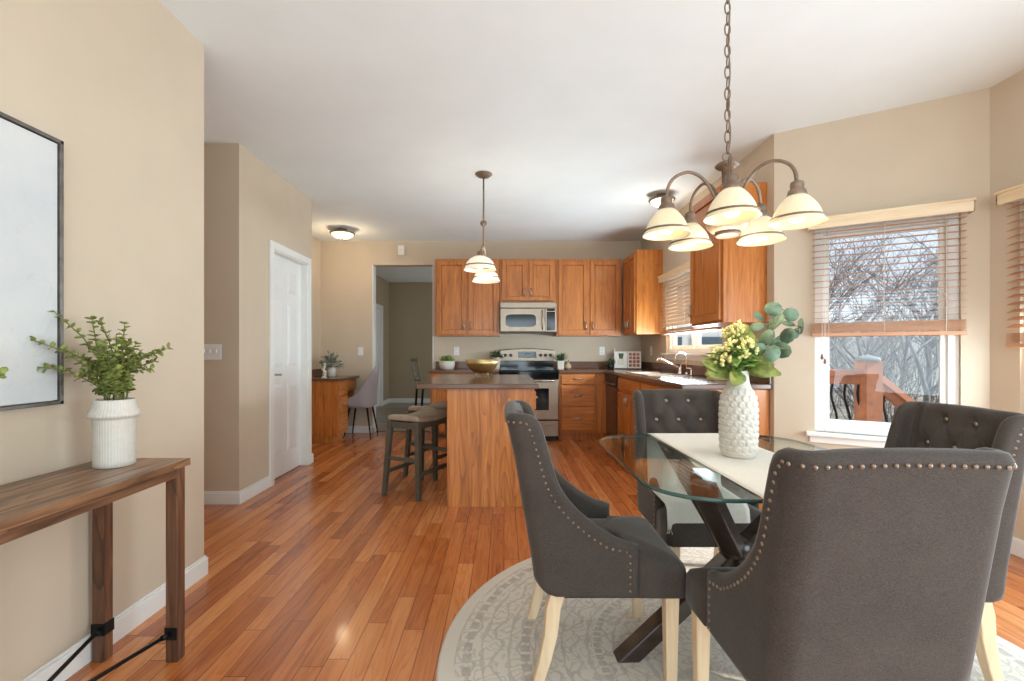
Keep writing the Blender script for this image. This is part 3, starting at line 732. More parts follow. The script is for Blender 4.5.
# ------------------------------------------------------------------ dining chairs
def make_dining_chair():
    t = thing('dining_chair', 'x', 'chair')
    B, TH, HW = .315, .045, .241
    dt = [(.345, .472), (.325, .475), (.30, .482), (.27, .497), (.24, .517), (.215, .537), (.195, .555), (.172, .579), (.154, .602), (.140, .624), (.128, .647), (.119, .670), (.112, .70), (.1065, .74), (.103, .79), (.100, .84), (.097, .876), (.09, .899), (.08, .908), (.068, .912)]
    cols = []                                    # (x, d, T) left half, from arm front to back centre
    for d, T in dt: cols.append((-HW, d, T))
    rc = .056
    for k in range(1, 6):
        a = PI/2*k/6; cols.append((-HW + rc*(1-math.cos(a)), rc*(1-math.sin(a)), .913))
    nb = 27
    for k in range(nb+1): cols.append((-(HW-rc)*(1-2*k/nb), 0.0, .914 + .004*math.sin(PI*k/nb)))
    cols += [(-x, d, T) for (x, d, T) in cols[:len(dt)+5][::-1]]
    N = len(cols); NR = 34
    def yrec(d, z):
        w_ = 1.0 if d < .1 else max(0.0, 1-(d-.1)/.26)
        q = max(0, z-.40); return -.26 + d - (.17*q + .06*max(0, z-.8)**1.0)*w_ + (.10*max(0, .40-z))*(1 if d < .3 else 0)
    nrm = []
    for i in range(N):
        a = cols[max(0, i-1)]; b_ = cols[min(N-1, i+1)]; tx, ty = b_[0]-a[0], b_[1]-a[1]; L = math.hypot(tx, ty)
        nrm.append((-ty/L, tx/L))               # inward
    btn = [(-.06, .875), (.06, .875), (-.12, .775), (0, .775), (.12, .775), (-.06, .675), (.06, .675), (-.12, .575), (0, .575), (.12, .575)]
    def tuft(x, z):
        dd = 0.0
        for (bx, bz) in btn: dd = max(dd, .026*math.exp(-((x-bx)**2+(z-bz)**2)/.0009))
        best = 0.0
        for i, (bx, bz) in enumerate(btn):
            for (cx, cz) in btn[i+1:]:
                if abs(abs(bx-cx)-.06) < .01 and abs(abs(bz-cz)-.10) < .01:
                    vx, vz = cx-bx, cz-bz; tt = max(0, min(1, ((x-bx)*vx+(z-bz)*vz)/(vx*vx+vz*vz)))
                    best = max(best, .011*math.exp(-((x-bx-vx*tt)**2+(z-bz-vz*tt)**2)/.00012))
        return max(dd, best)
    O = []; I = []
    for i, (x, d, T) in enumerate(cols):
        o = []; n_ = []
        for r in range(NR+1):
            zb = B + .045*max(0, 1-d/.07)**2; z = zb + (T-zb)*r/NR
            flare = 1.0
            p = Vector((x*flare, yrec(d, z), z)); o.append(p)
            nx, ny = nrm[i]; th = TH + (.020 if d < .02 else 0)*min(1, max(0, (z-.45)/.1))*min(1, max(0, (HW-rc-abs(x))/.05))**2
            q = p + Vector((nx*th, ny*th, 0))
            if d < .02 and z > .5: q.y -= tuft(x, z) - .004
            n_.append(q)
        O.append(o); I.append(n_)
    vs = []; idx = {}
    def addv(k, p): idx[k] = len(vs); vs.append(p)
    edir = []
    for i in range(N):
        a, b_ = cols[max(0, i-1)], cols[min(N-1, i+1)]; pa, pb = O[max(0, i-1)][NR], O[min(N-1, i+1)][NR]
        tv = (pb-pa).normalized(); up = Vector((nrm[i][0], nrm[i][1], 0)).cross(tv)
        if up.z < 0: up = -up
        edir.append(up.normalized())
    edir[0] = Vector((0, .75, .66)); edir[-1] = Vector((0, .75, .66))
    for i in range(N):
        for r in range(NR+1): addv(('o', i, r), O[i][r]); addv(('i', i, r), I[i][r])
        C = (O[i][NR]+I[i][NR])/2; h = (O[i][NR]-I[i][NR])/2; rr = min(h.length, .023)
        for k in (1, 2, 3):
            th = PI*k/4; addv(('t', i, k), C + h*math.cos(th) + edir[i]*rr*math.sin(th)*.9)
    for i in (0, N-1):
        for r in range(NR):
            C = (O[i][r]+I[i][r])/2; h = (O[i][r]-I[i][r])/2; rr = h.length
            for k in (1, 2, 3):
                th = PI*k/4; addv(('e', i, r, k), C + h*math.cos(th) + Vector((0, 1, 0))*rr*math.sin(th)*.7)
        for k in (1, 2, 3): idx[('e', i, NR, k)] = idx[('t', i, k)]
    fs = []; G = lambda *k: idx[k]
    for i in range(N-1):
        for r in range(NR):
            fs.append((G('o', i, r), G('o', i+1, r), G('o', i+1, r+1), G('o', i, r+1)))
            fs.append((G('i', i, r), G('i', i, r+1), G('i', i+1, r+1), G('i', i+1, r)))
        ring = lambda j: [G('o', j, NR), G('t', j, 1), G('t', j, 2), G('t', j, 3), G('i', j, NR)]
        a, b_ = ring(i), ring(i+1)
        for k in range(4): fs.append((a[k], b_[k], b_[k+1], a[k+1]))
        fs.append((G('o', i, 0), G('i', i, 0), G('i', i+1, 0), G('o', i+1, 0)))
    for i in (0, N-1):
        for r in range(NR):
            a = [G('o', i, r)] + [G('e', i, r, k) for k in (1, 2, 3)] + [G('i', i, r)]
            b_ = [G('o', i, r+1)] + [G('e', i, r+1, k) for k in (1, 2, 3)] + [G('i', i, r+1)]
            for k in range(4):
                f = (a[k], a[k+1], b_[k+1], b_[k]); fs.append(f if i else f[::-1])
    bk = MB().add(vs, fs, True).build('backrest', 'chair_linen', t)
    # tuft buttons
    for (bx, bz) in btn:
        y = yrec(0, bz) + TH+.018 - .018
        MB().ball((bx, y, bz), .0125, 10, 6, (1, .6, 1)).build('tuft_button', 'nail_brass', bk)
    # nail heads
    path = []
    for r in range(2, NR-1): p = O[0][r].copy(); p.y -= .018; path.append(p)
    def inset(i, ins=.022):
        c = cols[i]; p = O[i][NR] - edir[i]*ins
        if c[1] < .079: p = O[i][NR] - Vector((0, 0, .010))
        return p
    mid = [inset(i) for i in range(3, N-3)]
    # snap to the outer surface (x stays at the side planes)
    right = []
    for r in range(NR-2, 1, -1): p = O[N-1][r].copy(); p.y -= .018; right.append(p)
    path = path + mid + right
    tot = 0; nails = [path[0]]; acc = 0
    for a, b_ in zip(path, path[1:]):
        L = (b_-a).length; pos = 0
        while acc + (L-pos) >= 0.0235:
            pos += 0.0235-acc; acc = 0; nails.append(a.lerp(b_, pos/L))
        acc += L-pos
    nm = MB()
    for p in nails:
        ox = 0.0
        bestn = min(range(N), key=lambda i: (Vector((O[i][NR].x, O[i][NR].y)) - Vector((p.x, p.y))).length)
        nx, ny = nrm[bestn]
        ax = Vector((-nx, -ny, 0)); u = ax.cross(Vector((0, 0, 1))).normalized(); v = Vector((0, 0, 1))
        if abs(nx) > .9: p = Vector((math.copysign(HW, p.x), p.y, p.z))
        vv = []; 
        for (q, hgt) in ((.0054, 0), (.0042, .0026), (.0001, .004)):
            for k in range(8):
                a = PI*2*k/8; vv.append(p + u*math.cos(a)*q + v*math.sin(a)*q + ax*(hgt-.0002))
        nm.add(vv, [(i*8+k, i*8+(k+1) % 8, (i+1)*8+(k+1) % 8, (i+1)*8+k) for i in range(2) for k in range(8)], True)
    nm.build('nailhead_trim', 'nail_brass', t)
    # seat
    def seat_outline():
        pts = []
        def arc(cx, cy, r, a0, a1, n=5):
            for k in range(n+1):
                a = R(a0 + (a1-a0)*k/n); pts.append((cx+r*math.cos(a), cy+r*math.sin(a)))
        arc(.215, .235, .03, 0, 90); arc(-.215, .235, .03, 90, 180)
        pts.append((-.245, .18)); pts.append((-.243, .104)); pts.append((-.203, .092)); pts.append((-.203, 0.0)); pts.append((-.203, -.1))
        arc(-.17, -.17, .03, 180, 270, 3); arc(.17, -.17, .03, 270, 360, 3)
        pts.append((.203, -.1)); pts.append((.203, 0)); pts.append((.203, .092)); pts.append((.243, .104)); pts.append((.245, .18))
        return pts
    ol = seat_outline(); z1 = .412; rings = [(.99, .31), (1.0, .316), (1.0, .36), (1.0, z1-.024), (.99, z1-.008), (.965, z1+.004), (.85, z1+.020), (.6, z1+.040), (.3, z1+.052)]
    vs = []; n = len(ol); cy = .03
    for (sc, z) in rings:
        for (x, y) in ol: vs.append((x*sc, cy+(y-cy)*sc, z))
    fs = [(i*n+k, i*n+(k+1) % n, (i+1)*n+(k+1) % n, (i+1)*n+k) for i in range(len(rings)-1) for k in range(n)]
    vs.append((0, cy, z1+.054)); c = len(vs)-1
    fs += [((len(rings)-1)*n+k, (len(rings)-1)*n+(k+1) % n, c) for k in range(n)]; fs.append(tuple(range(n))[::-1])
    MB().add(vs, fs, True).build('seat', 'chair_linen', t)
    MB().box(-.22, .22, -.17, .24, .300, .312).build('seat_base', 'black_plastic', t)
    for sx_ in (-1, 1):
        x = .205*sx_
        m = MB(); a, b_ = .024, .018
        m.hull8([(x-b_, .215-b_, 0), (x+b_, .215-b_, 0), (x+b_, .215+b_, 0), (x-b_, .215+b_, 0)], [(x-a, .215-a, .308), (x+a, .215-a, .308), (x+a, .215+a, .308), (x-a, .215+a, .308)])
        m.build('leg', 'leg_wood', t, .004)
        pts = [(.312, -.175, .026), (.26, -.19, .025), (.17, -.198, .023), (.08, -.218, .021), (0, -.242, .019)]
        x = .195*sx_; vs = []
        for (z, y, q) in pts: vs += [(x-q, y-q, z), (x+q, y-q, z), (x+q, y+q, z), (x-q, y+q, z)]
        fs = [(4*i+k, 4*(i+1)+k, 4*(i+1)+(k+1) % 4, 4*i+(k+1) % 4) for i in range(4) for k in range(4)] + [(0, 1, 2, 3), (19, 18, 17, 16)]
        MB().add(vs, fs).build('leg', 'leg_wood', t, .004)
    return t
RUGZ = .012
ch = make_dining_chair()
spots = [('grey nailhead dining chair at the left of the glass table, seen from its side', .36, 1.83, R(-90)),
         ('grey nailhead dining chair nearest the camera with its back turned to it', .850, 1.325, R(0)),
         ('grey tufted dining chair across the glass table, facing the camera', .945, 2.27, R(180)),
         ('grey tufted dining chair at the right edge of the picture under the bay window', 1.44, 1.80, R(88))]
for i, (lb, x, y, rz) in enumerate(spots):
    o = ch if i == 0 else copy_tree(ch)
    o.location = (x, y, RUGZ); o.rotation_euler = (0, 0, rz); o['label'] = lb; o['group'] = 'dining chairs around the glass table'

# ------------------------------------------------------------------ rug, table, runner, vase
RCX, RCY = .88, 1.77
mb = MB(); n = 96
mb.lathe([(1.12, 0), (1.125, .006), (1.115, RUGZ), (.9, RUGZ), (.5, RUGZ), (.001, RUGZ)], n)
o = mb.build('rug', 'rug_pile'); o.location = (RCX, RCY, .0005); tag(o, 'round cream and grey patterned rug under the dining table', 'rug')
TCX, TCY = .875, 1.775
t = thing('dining_table', 'square glass dining table with dark crossed wooden base', 'table', (TCX, TCY, RUGZ))
TZ = .757
def squircle(hx, hy, r, n=10, bulge=.012):
    p = []
    for (sx_, sy_, a0) in ((1, 1, 0), (-1, 1, 90), (-1, -1, 180), (1, -1, 270)):
        for k in range(n+1):
            a = R(a0+90*k/n); p.append((sx_*(hx-r)+r*math.cos(a), sy_*(hy-r)+r*math.sin(a)))
    return p
op = squircle(.452, .505, .20)
n = len(op); rings = [(1-.006, TZ-.012), (1, TZ-.009), (1, TZ-.003), (1-.006, TZ)]
g = MB(); vsT = [(x*rings[3][0], y*rings[3][0], TZ-RUGZ) for x, y in op]; vsB = [(x*rings[0][0], y*rings[0][0], TZ-.012-RUGZ) for x, y in op]
g.add(vsT, [tuple(range(n))]); g.add(vsB, [tuple(range(n))[::-1]]); gt = g.build('glass_top', 'table_glass', t)
g = MB(); vs = [(x*s_, y*s_, z-RUGZ) for (s_, z) in rings for x, y in op]
g.add(vs, [(i*n+k, i*n+(k+1) % n, (i+1)*n+(k+1) % n, (i+1)*n+k) for i in range(3) for k in range(n)], True); g.build('glass_rim', 'glass_edge', gt)
for (af, at_) in ((49, -131), (182, 2), (-71, 109)):
    rF, rT = .42, .42
    a = Vector((rF*math.cos(R(af)), rF*math.sin(R(af)), 0.0)); b_ = Vector((rT*math.cos(R(at_))*.92, rT*math.sin(R(at_))*.92, TZ-.014-RUGZ))
    sd = Vector((-math.sin(R(af)), math.cos(R(af)), 0))*.036; rad = Vector((math.cos(R(af)), math.sin(R(af)), 0))*.042
    MB().hull8([a-sd-rad, a+sd-rad, a+sd+rad, a-sd+rad], [b_-sd-rad, b_+sd-rad, b_+sd+rad, b_-sd+rad]).build('leg', 'espresso', t, .006)
MB().lathe([(.04, .37), (.06, .385), (.06, .43), (.04, .445)], 18).build('hub', 'espresso', t)
for k in range(3):
    a = R([-131, 2, 109][k]); MB().lathe([(.02, TZ-.0145-RUGZ), (.02, TZ-.012-RUGZ)], 12, (.385*math.cos(a), .385*math.sin(a), 0)).build('glass_pad', 'black_plastic', t)
# runner over the table along y
t = thing('table_runner', 'white linen table runner with frayed ends across the glass table', 'table runner', (.88, TCY, TZ))
X0, X1 = .70, 1.055
prof = [(1.262, .50), (1.255, .58), (1.25, .66), (1.252, .73), (1.262, .7595), (1.30, .7605), (1.5, .7605), (1.77, .7605), (2.0, .7605), (2.26, .7605), (2.292, .758), (2.30, .73), (2.296, .62), (2.285, .515), (2.27, .505), (2.2, .502), (2.12, .500), (2.045, .496), (2.022, .478), (2.012, .43), (2.01, .395)]
P = []
for a, b_ in zip(prof, prof[1:]):
    for k in range(4): P.append((a[0]+(b_[0]-a[0])*k/4, a[1]+(b_[1]-a[1])*k/4))
P.append(prof[-1])
vs = []; NX = 16
for j, (y, z) in enumerate(P):
    hang = max(0, .74-z)
    for i in range(NX+1):
        u = i/NX; x = X0+(X1-X0)*u - (.035 if j < 20 else -.0)*hang*1.0
        wv = .012*math.sin(u*9+z*7)*min(1, hang*6) if j < 40 else .004*math.sin(u*9)*min(1, hang*6)
        vs.append((x, y-abs(wv) if j < 30 else y, z + (.0 if j < 30 else abs(wv)*.5)))
fs = [(j*(NX+1)+i, j*(NX+1)+i+1, (j+1)*(NX+1)+i+1, (j+1)*(NX+1)+i) for j in range(len(P)-1) for i in range(NX)]
MB().add(vs, fs, True).build('cloth', 'linen', t, solid=.002, world=True)
fr = MB()
for k in range(60):
    u = k/59; x = X0+(X1-X0)*u
    b0 = Vector(vs[-1-NX + min(NX, int(u*NX))]); b0.x = x
    fr.tube([b0, b0+Vector((rng.uniform(-.004, .004), -.002, -.008)), b0+Vector((rng.uniform(-.008, .008), -.003, -rng.uniform(.012, .02)))], .0012, 4)
    b0 = Vector(vs[min(NX, int(u*NX))]); b0.x = x-.009
    fr.tube([b0, b0+Vector((rng.uniform(-.008, .008), 0, -rng.uniform(.012, .02)))], .0012, 4)
fr.build('fringe', 'linen', t, world=True)
# textured vase
VXc, VYc = .885, 1.775
t = thing('vase', 'tall white knobbly textured vase on the table runner', 'vase', (VXc, VYc, .7625))
prof = []
ctrl = [(0, .054), (.008, .060), (.05, .0625), (.1, .064), (.16, .064), (.2, .0625), (.225, .058), (.245, .051), (.262, .043), (.278, .038), (.295, .036), (.31, .0355), (.322, .038)]
def interp(c, z):
    for a, b_ in zip(c, c[1:]):
        if z <= b_[0]: 
            u = (z-a[0])/(b_[0]-a[0]); return a[1]+(b_[1]-a[1])*u
    return c[-1][1]
NZ = 110
prof = [(interp(ctrl, .322*k/NZ), .322*k/NZ) for k in range(NZ+1)]
def knob(r, z, a, i):
    if z < .012 or z > .262: return r
    row = z/.0235; rw = math.floor(row); fz = row-rw-.5
    u = a/(2*PI)*15 + .5*(rw % 2); fu = u-math.floor(u)-.5
    e = (fu/.5)**2 + (fz/.5)**2
    k = math.sqrt(max(0, 1-e))*.0062 - .005*math.exp(-(((fu-.12)/.16)**2+((fz+.1)/.2)**2))
    return r + k*min(1, (z-.012)/.01)*min(1, (.262-z)/.02)
mb = MB().lathe(prof, 150, (0,0,0), knob, caps=False)
mb.lathe([(.054, 0.0005), (.0001, 0.0005)], 30, caps=False)
mb.lathe([(.038, .322), (.034, .3225), (.031, .318), (.028, .27), (.036, .2)], 40, caps=False)
mb.build('body', 'ceramic_white', t)
# bouquet
t = thing('flower_bouquet', 'cream yellow blossom bunch with green leaves in the knobbly vase', 'flowers', (VXc, VYc, 1.0))
stem = MB(); lf = MB(); bl = MB(); neck = Vector((0, 0, .085))
rg = random.Random(3)
heads = [(-.085, .0, .17), (-.055, -.03, .20), (-.04, .02, .245), (-.03, -.02, .27), (-.005, -.035, .21), (.02, -.03, .185), (-.07, -.03, .145), (.0, .02, .26), (-.025, -.05, .17), (.03, .01, .20), (-.1, .02, .14)]
for (x, y, z) in heads:
    hp = Vector((x+.012, y, z-.022)); stem.tube([(0, 0, .0), neck*.9 + Vector((x*.15, y*.15, 0)), hp*.6+neck*.35, hp], [.003, .003, .0025, .002], 6)
    for k in range(16):
        d = Vector((rg.gauss(0, 1), rg.gauss(0, 1), rg.gauss(.4, .7))).normalized()*.022
        bl.ball(hp+d, rg.uniform(.005, .0085), 7, 4)
        if k % 2 == 0: bl.leaf(hp+d*.9, d+Vector((rg.uniform(-.4, .4), 0, .3))*.02, (0, 1, 0), .014, .008, .1, 3)
for k in range(64):
    a = rg.uniform(0, 2*PI); el = rg.uniform(-.35, .75); L = rg.uniform(.055, .10)
    d = Vector((math.cos(a)*math.cos(el), math.sin(a)*math.cos(el), math.sin(el)))
    p = neck + Vector((rg.uniform(-.06, .065), rg.uniform(-.035, .035), rg.uniform(-.005, .07)))
    lf.leaf(p, d, (0, 0, 1), L, L*.48, .25)
big = MB()
for (x, y, z, dx, dz) in [(.03, .02, .15, .5, 1), (.05, .02, .17, .2, 1), (.055, -.01, .12, 1, .5), (.04, -.04, .10, .9, .1), (-.05, -.03, .09, -1, .1), (-.07, .0, .10, -.8, .4), (.0, .04, .16, -.1, 1), (.07, .0, .09, 1, .2), (-.02, -.06, .10, -.2, -.1), (.03, -.06, .11, .4, .0), (.02, .03, .2, .3, 1)]:
    big.leaf((x*.6, y*.6, z*.8), (dx, y*8*.3-.15, dz), (0, -.8, .6), .105, .06, .2, 6)
big.build('broad_leaves', 'green_leaf', t, solid=.001)
stem.build('stems', 'stem_green', t); lf.build('leaves', 'green_bright', t, solid=.0008); bl.build('blossoms', 'blossom_cream', t)
t = thing('eucalyptus_branch', 'eucalyptus branch with big round grey green leaves leaning right from the vase', 'foliage', (VXc, VYc, 1.0))
stem = MB(); lf = MB()
def euc(path, lr):
    path = [Vector(p) for p in path]; stem.tube(path, [.003]+[.0025]*(len(path)-2)+[.0015], 6)
    return path
branches = [[(0,0,.0), (.015,0,.09), (.07,0,.18), (.12,-.01,.26), (.155,-.02,.315)], [(0,0,.0), (.02,.01,.09), (.09,.02,.16), (.16,.01,.215), (.235,0,.25)], [(0,0,0), (.012,0,.09), (.06,-.03,.15), (.11,-.05,.17), (.15,-.06,.165)]]
lv = [(.125, -.01, .317, .029), (.125, -.03, .266, .040), (.185, -.02, .295, .028), (.232, -.01, .253, .034), (.170, -.03, .215, .034), (.140, -.04, .163, .036), (.064, -.02, .287, .022), (.092, -.03, .208, .032), (.21, .0, .222, .020), (.10, -.05, .150, .030), (.055, -.04, .165, .028), (.20, .02, .262, .022), (.155, .02, .185, .026), (.08, .02, .25, .026)]
for b_ in branches: euc(b_, .03)
for (x, y, z, r_) in lv:
    c = Vector((x, y, z)); best = min((Vector(q) for b_ in branches for q in b_[1:]), key=lambda q: (q-c).length)
    d = (c-best); d = d if d.length > .004 else Vector((.3, -.2, 1)); d.normalize()
    nr = Vector((rg.uniform(-.9, .7), -1, rg.uniform(-.3, 1.1)))
    lf.disc_leaf(c-d*r_, d, nr, r_); stem.tube([best, c-d*r_*.8], .0014, 5)
stem.build('stems', 'stem_green', t); lf.build('leaves', 'leaf_eucalyptus', t, solid=.0012)

# ------------------------------------------------------------------ chandelier
CX, CY = .832, 1.75
t = thing('chandelier', 'five light bronze chandelier hanging on a chain above the glass table', 'chandelier', (CX, CY, H))
MB().lathe([(.001, -.001), (.065, -.001), (.062, -.012), (.03, -.03), (.012, -.04), (.001, -.04)], 24).build('ceiling_canopy', 'bronze', t)
cm = MB(); z = 2.70; k = 0
while z > 1.905:
    pts = []
    for q in range(12):
        a = 2*PI*q/12; e = (.010*math.cos(a), .024*math.sin(a))
        pts.append((CX+e[0], CY, z+e[1]-.024) if k % 2 == 0 else (CX+.002, CY+e[0], z+e[1]-.024))
    cm.tube(pts, .0026, 6, True); z -= .040; k += 1
cm.tube([(CX+.006+.005*math.sin(i*1.1), CY+.004*math.cos(i*.9), 2.70-i*.04) for i in range(21)], .0022, 6)
cm.build('chain', 'bronze', t, world=True)
bz = 0
MB().tube([(CX+.017*math.cos(2*PI*q/14), CY, 1.88+.017*math.sin(2*PI*q/14)) for q in range(14)], .003, 6, True).build('hanging_loop', 'bronze', t, world=True)
MB().lathe([(.001, 1.868), (.012, 1.866), (.014, 1.858), (.040, 1.855), (.044, 1.848), (.036, 1.84), (.02, 1.834), (.018, 1.76), (.026, 1.745), (.034, 1.73), (.03, 1.71), (.042, 1.69), (.052, 1.67), (.056, 1.655), (.001, 1.65)][::-1], 28, (CX, CY, 0)).build('body', 'bronze', t, world=True)
MB().lathe([(.06, 1.655), (.075, 1.64), (.072, 1.622), (.058, 1.605), (.045, 1.60), (.03, 1.598)], 28, (CX, CY, 0)).build('bottom_bowl', 'bronze_pale', t, world=True)
MB().lathe([(.044, 1.602), (.046, 1.592), (.040, 1.585), (.030, 1.588), (.001, 1.59)], 24, (CX, CY, 0)).build('finial', 'bronze', t, world=True)
for k in range(5):
    a = R(-112+72*k); ca, sa = math.cos(a), math.sin(a); rr = .222
    pr = [(.03, 1.70), (.052, 1.745), (.075, 1.785), (.105, 1.815), (.14, 1.828), (.175, 1.82), (.202, 1.80), (.217, 1.77), (rr, 1.728)]
    am = MB().tube(smooth([(CX+ca*r_, CY+sa*r_, z_) for (r_, z_) in pr]), .0062, 8).build('arm', 'bronze', t, world=True)
    px, py = CX+ca*rr, CY+sa*rr
    MB().lathe([(.008, 1.742), (.020, 1.735), (.022, 1.722), (.020, 1.714), (.027, 1.707), (.031, 1.692), (.028, 1.682)][::-1], 20, (px, py, 0)).build('socket_cup', 'bronze', am, world=True)
    sp = [(.087, 1.594), (.082, 1.600), (.0765, 1.609), (.0735, 1.618), (.068, 1.634), (.060, 1.650), (.049, 1.666), (.037, 1.680), (.028, 1.688)]
    sh = MB().lathe(sp, 36, (px, py, 0), caps=False).build('lamp_shade', 'shade_glow', t, solid=.003, world=True)
    MB().tube([(px+.0795*math.cos(2*PI*q/36), py+.0795*math.sin(2*PI*q/36), 1.611) for q in range(36)], .0036, 6, True).build('shade_band', 'bronze', sh, world=True)
    MB().lathe([(.001, 1.596), (.018, 1.601), (.026, 1.613), (.026, 1.626), (.02, 1.645), (.013, 1.66), (.013, 1.685)], 16, (px, py, 0)).build('light_bulb', 'bulb_glow', sh, world=True)
# island pendant
t = thing('pendant_light', 'two shade bronze pendant hanging above the kitchen island', 'pendant lamp', (-.18, 4.18, H))
PX = -.182
MB().lathe([(.001, -.001), (.075, -.001), (.076, -.008), (.05, -.028), (.02, -.036), (.001, -.038)][::-1], 28).build('ceiling_canopy', 'bronze', t)
MB().tube([(PX, 4.18, H-.03), (PX, 4.18, 2.08)], .0075, 8).build('rod', 'bronze', t, world=True)
MB().ball((PX, 4.18, 2.30), .03, 14, 8, (1, 1, .95)).build('rod_joint', 'bronze', t, world=True)
am = MB()
for s_ in (-1, 1):
    am.tube([(PX, 4.18, 2.10), (PX+.01*s_, 4.18+s_*.08, 2.07), (PX+.012*s_, 4.18+s_*.18, 2.03), (PX+.010*s_, 4.18+s_*.26, 2.0), (PX+.008*s_, 4.18+s_*.305, 1.96)], .0075, 8)
am.build('arm', 'bronze', t, world=True)
for s_, xx in ((-1, -.197), (1, -.17)):
    py = 4.18+s_*.31; px = xx
    MB().lathe([(.012, 1.985), (.022, 1.98), (.025, 1.95), (.034, 1.94), (.036, 1.932)][::-1], 18, (px, py, 0)).build('socket_cup', 'bronze', t, world=True)
    sp = [(.134, 1.828), (.130, 1.834), (.122, 1.850), (.119, 1.866), (.105, 1.895), (.08, 1.92), (.05, 1.937), (.03, 1.942)]
    sh = MB().lathe(sp, 40, (px, py, 0), caps=False).build('lamp_shade', 'pendant_glow', t, solid=.003, world=True)
    MB().tube([(px+.122*math.cos(2*PI*q/40), py+.122*math.sin(2*PI*q/40), 1.864) for q in range(40)], .0055, 6, True).build('shade_band', 'bronze', sh, world=True)
    MB().lathe([(.001, 1.84), (.02, 1.845), (.03, 1.86), (.028, 1.88), (.014, 1.91), (.013, 1.93)], 16, (px, py, 0)).build('light_bulb', 'bulb_glow', sh, world=True)
# flush lights
def flush(label, x, y, r=.16, drop=.12):
    t = thing('ceiling_light', label, 'ceiling lamp', (x, y, H))
    MB().lathe([(.001, -.001), (r*.35, -.001), (r*.36, -.02), (r*.2, -.03), (r*.22, -.045), (r*.98, -.052), (r, -.06), (r*.96, -.068), (.001, -.06)][::-1], 32).build('base', 'bronze', t)
    MB().lathe([(r*.86, -.066), (r*.80, -.085), (r*.62, -.107), (r*.35, -.12), (.001, -.124)][::-1], 32).build('glass_bowl', 'flush_glow', t)
    MB().lathe([(.014, -.12), (.013, -.13), (.006, -.14), (.001, -.143)][::-1], 12).build('finial', 'bronze', t)
flush('lit flush ceiling light near the left nook desk', -2.08, 6.05)
flush('bronze rimmed flush ceiling light over the sink, partly behind the chandelier', 1.585, 4.72, .13)
for nm, loc, e in (('lamp_glow_nook', (-2.08, 6.05, 2.48), 6), ('lamp_glow_sink', (1.585, 4.72, 2.48), 3), ('lamp_glow_island', (PX, 4.18, 1.90), 8), ('lamp_glow_chandelier', (CX, CY, 1.54), 5)):
    l = bpy.data.lights.new(nm, 'POINT'); l.energy = e; l.color = (1, .76, .48) if 'nook' in nm else (1, .86, .68); l.shadow_soft_size = .08
    o = bpy.data.objects.new(nm, l); COL.objects.link(o); o.location = loc

# ------------------------------------------------------------------ console table, wall art, plants
CYE, CYN = 1.81, .76; CX0, CX1 = XL+.018, -1.206; CZT = .7475
t = thing('console_table', 'rustic brown wooden console table against the left wall', 'console table', (-1.38, 1.28, 0))
for k in range(4):
    a = CX0 + (CX1-CX0)*k/4; MB().box(a+.0004, a+(CX1-CX0)/4-.0004, CYN, CYE, CZT-.026, CZT).build('top_plank', 'console_wood', t, .002, world=True)
mb = MB().box(CX1-.03, CX1-.011, CYN+.03, CYE-.03, CZT-.060, CZT-.026).box(CX0+.012, CX0+.03, CYN+.03, CYE-.03, CZT-.060, CZT-.026).box(CX0+.03, CX1-.03, CYE-.05, CYE-.03, CZT-.060, CZT-.026).box(CX0+.03, CX1-.03, CYN+.03, CYN+.05, CZT-.060, CZT-.026)
mb.build('apron', 'console_wood', t, .002, world=True)
lw = .044; ctr = []
for (x, y) in ((CX1-.008-lw, CYE-.02-lw), (CX0+.004, CYE-.02-lw), (CX1-.008-lw, CYN+.02), (CX0+.004, CYN+.02)):
    MB().box(x, x+lw, y, y+lw, 0, CZT-.026).build('leg', 'console_leg', t, .003, world=True); ctr.append((x+lw/2, y+lw/2))
for (i, j, dz) in ((0, 3, 0), (1, 2, .014)):
    a = Vector((*ctr[i], .108+dz)); b_ = Vector((*ctr[j], .108+dz)); d = (b_-a).normalized()
    r_ = MB().tube([a+d*.024, b_-d*.024], .007, 8).build('cross_rod', 'black_metal', t, world=True)
    for (p, s_) in ((a, 1), (b_, -1)):
        m = MB(); q = p + d*s_*.024; m.tube([q, q+d*s_*.03], .010, 8)
        sy_ = math.copysign(1, d.y*s_); m.box(p.x-.022, p.x+.022, p.y+sy_*.022, p.y+sy_*.026, p.z-.022, p.z+.022)
        sx_ = math.copysign(1, d.x*s_); m.box(p.x+sx_*.022, p.x+sx_*.026, p.y-.022, p.y+.022, p.z-.022, p.z+.022)
        m.build('rod_bracket', 'black_metal', r_, world=True)
# art
t = thing('wall_art', 'large pale abstract canvas in thin pewter frame on the left wall', 'picture', (XL, 1.175, 1.43), R(90))
aw = .455; ah = .455
MB().box(-aw, aw, -.028, -.002, -ah, -ah+.012).box(-aw, aw, -.028, -.002, ah-.012, ah).box(-aw, -aw+.012, -.028, -.002, -ah, ah).box(aw-.012, aw, -.028, -.002, -ah, ah).build('frame', 'frame_pewter', t, .001)
b = NB('canvas_art'); co = b.coord(); n1 = b.noise(co, 2.2, 4, .6, 1.2)
ln = b.math('LESS_THAN', b.math('ABSOLUTE', b.math('SUBTRACT', b.math('FRACT', b.math('MULTIPLY', n1, 5.0)), .5)), .018)
b.set(color=b.mix(b.math('MULTIPLY', ln, .12), b.ramp(b.noise(co, 1.6, 3), [(.35, (196, 200, 202)), (.65, (216, 214, 210))]), lin((160, 162, 164))), rough=.85); b.bump(b.noise(co, 40, 4), .3, .004)
MB().box(-aw+.016, aw-.016, -.02, -.004, -ah+.016, ah-.016).build('canvas', 'canvas_art', t)
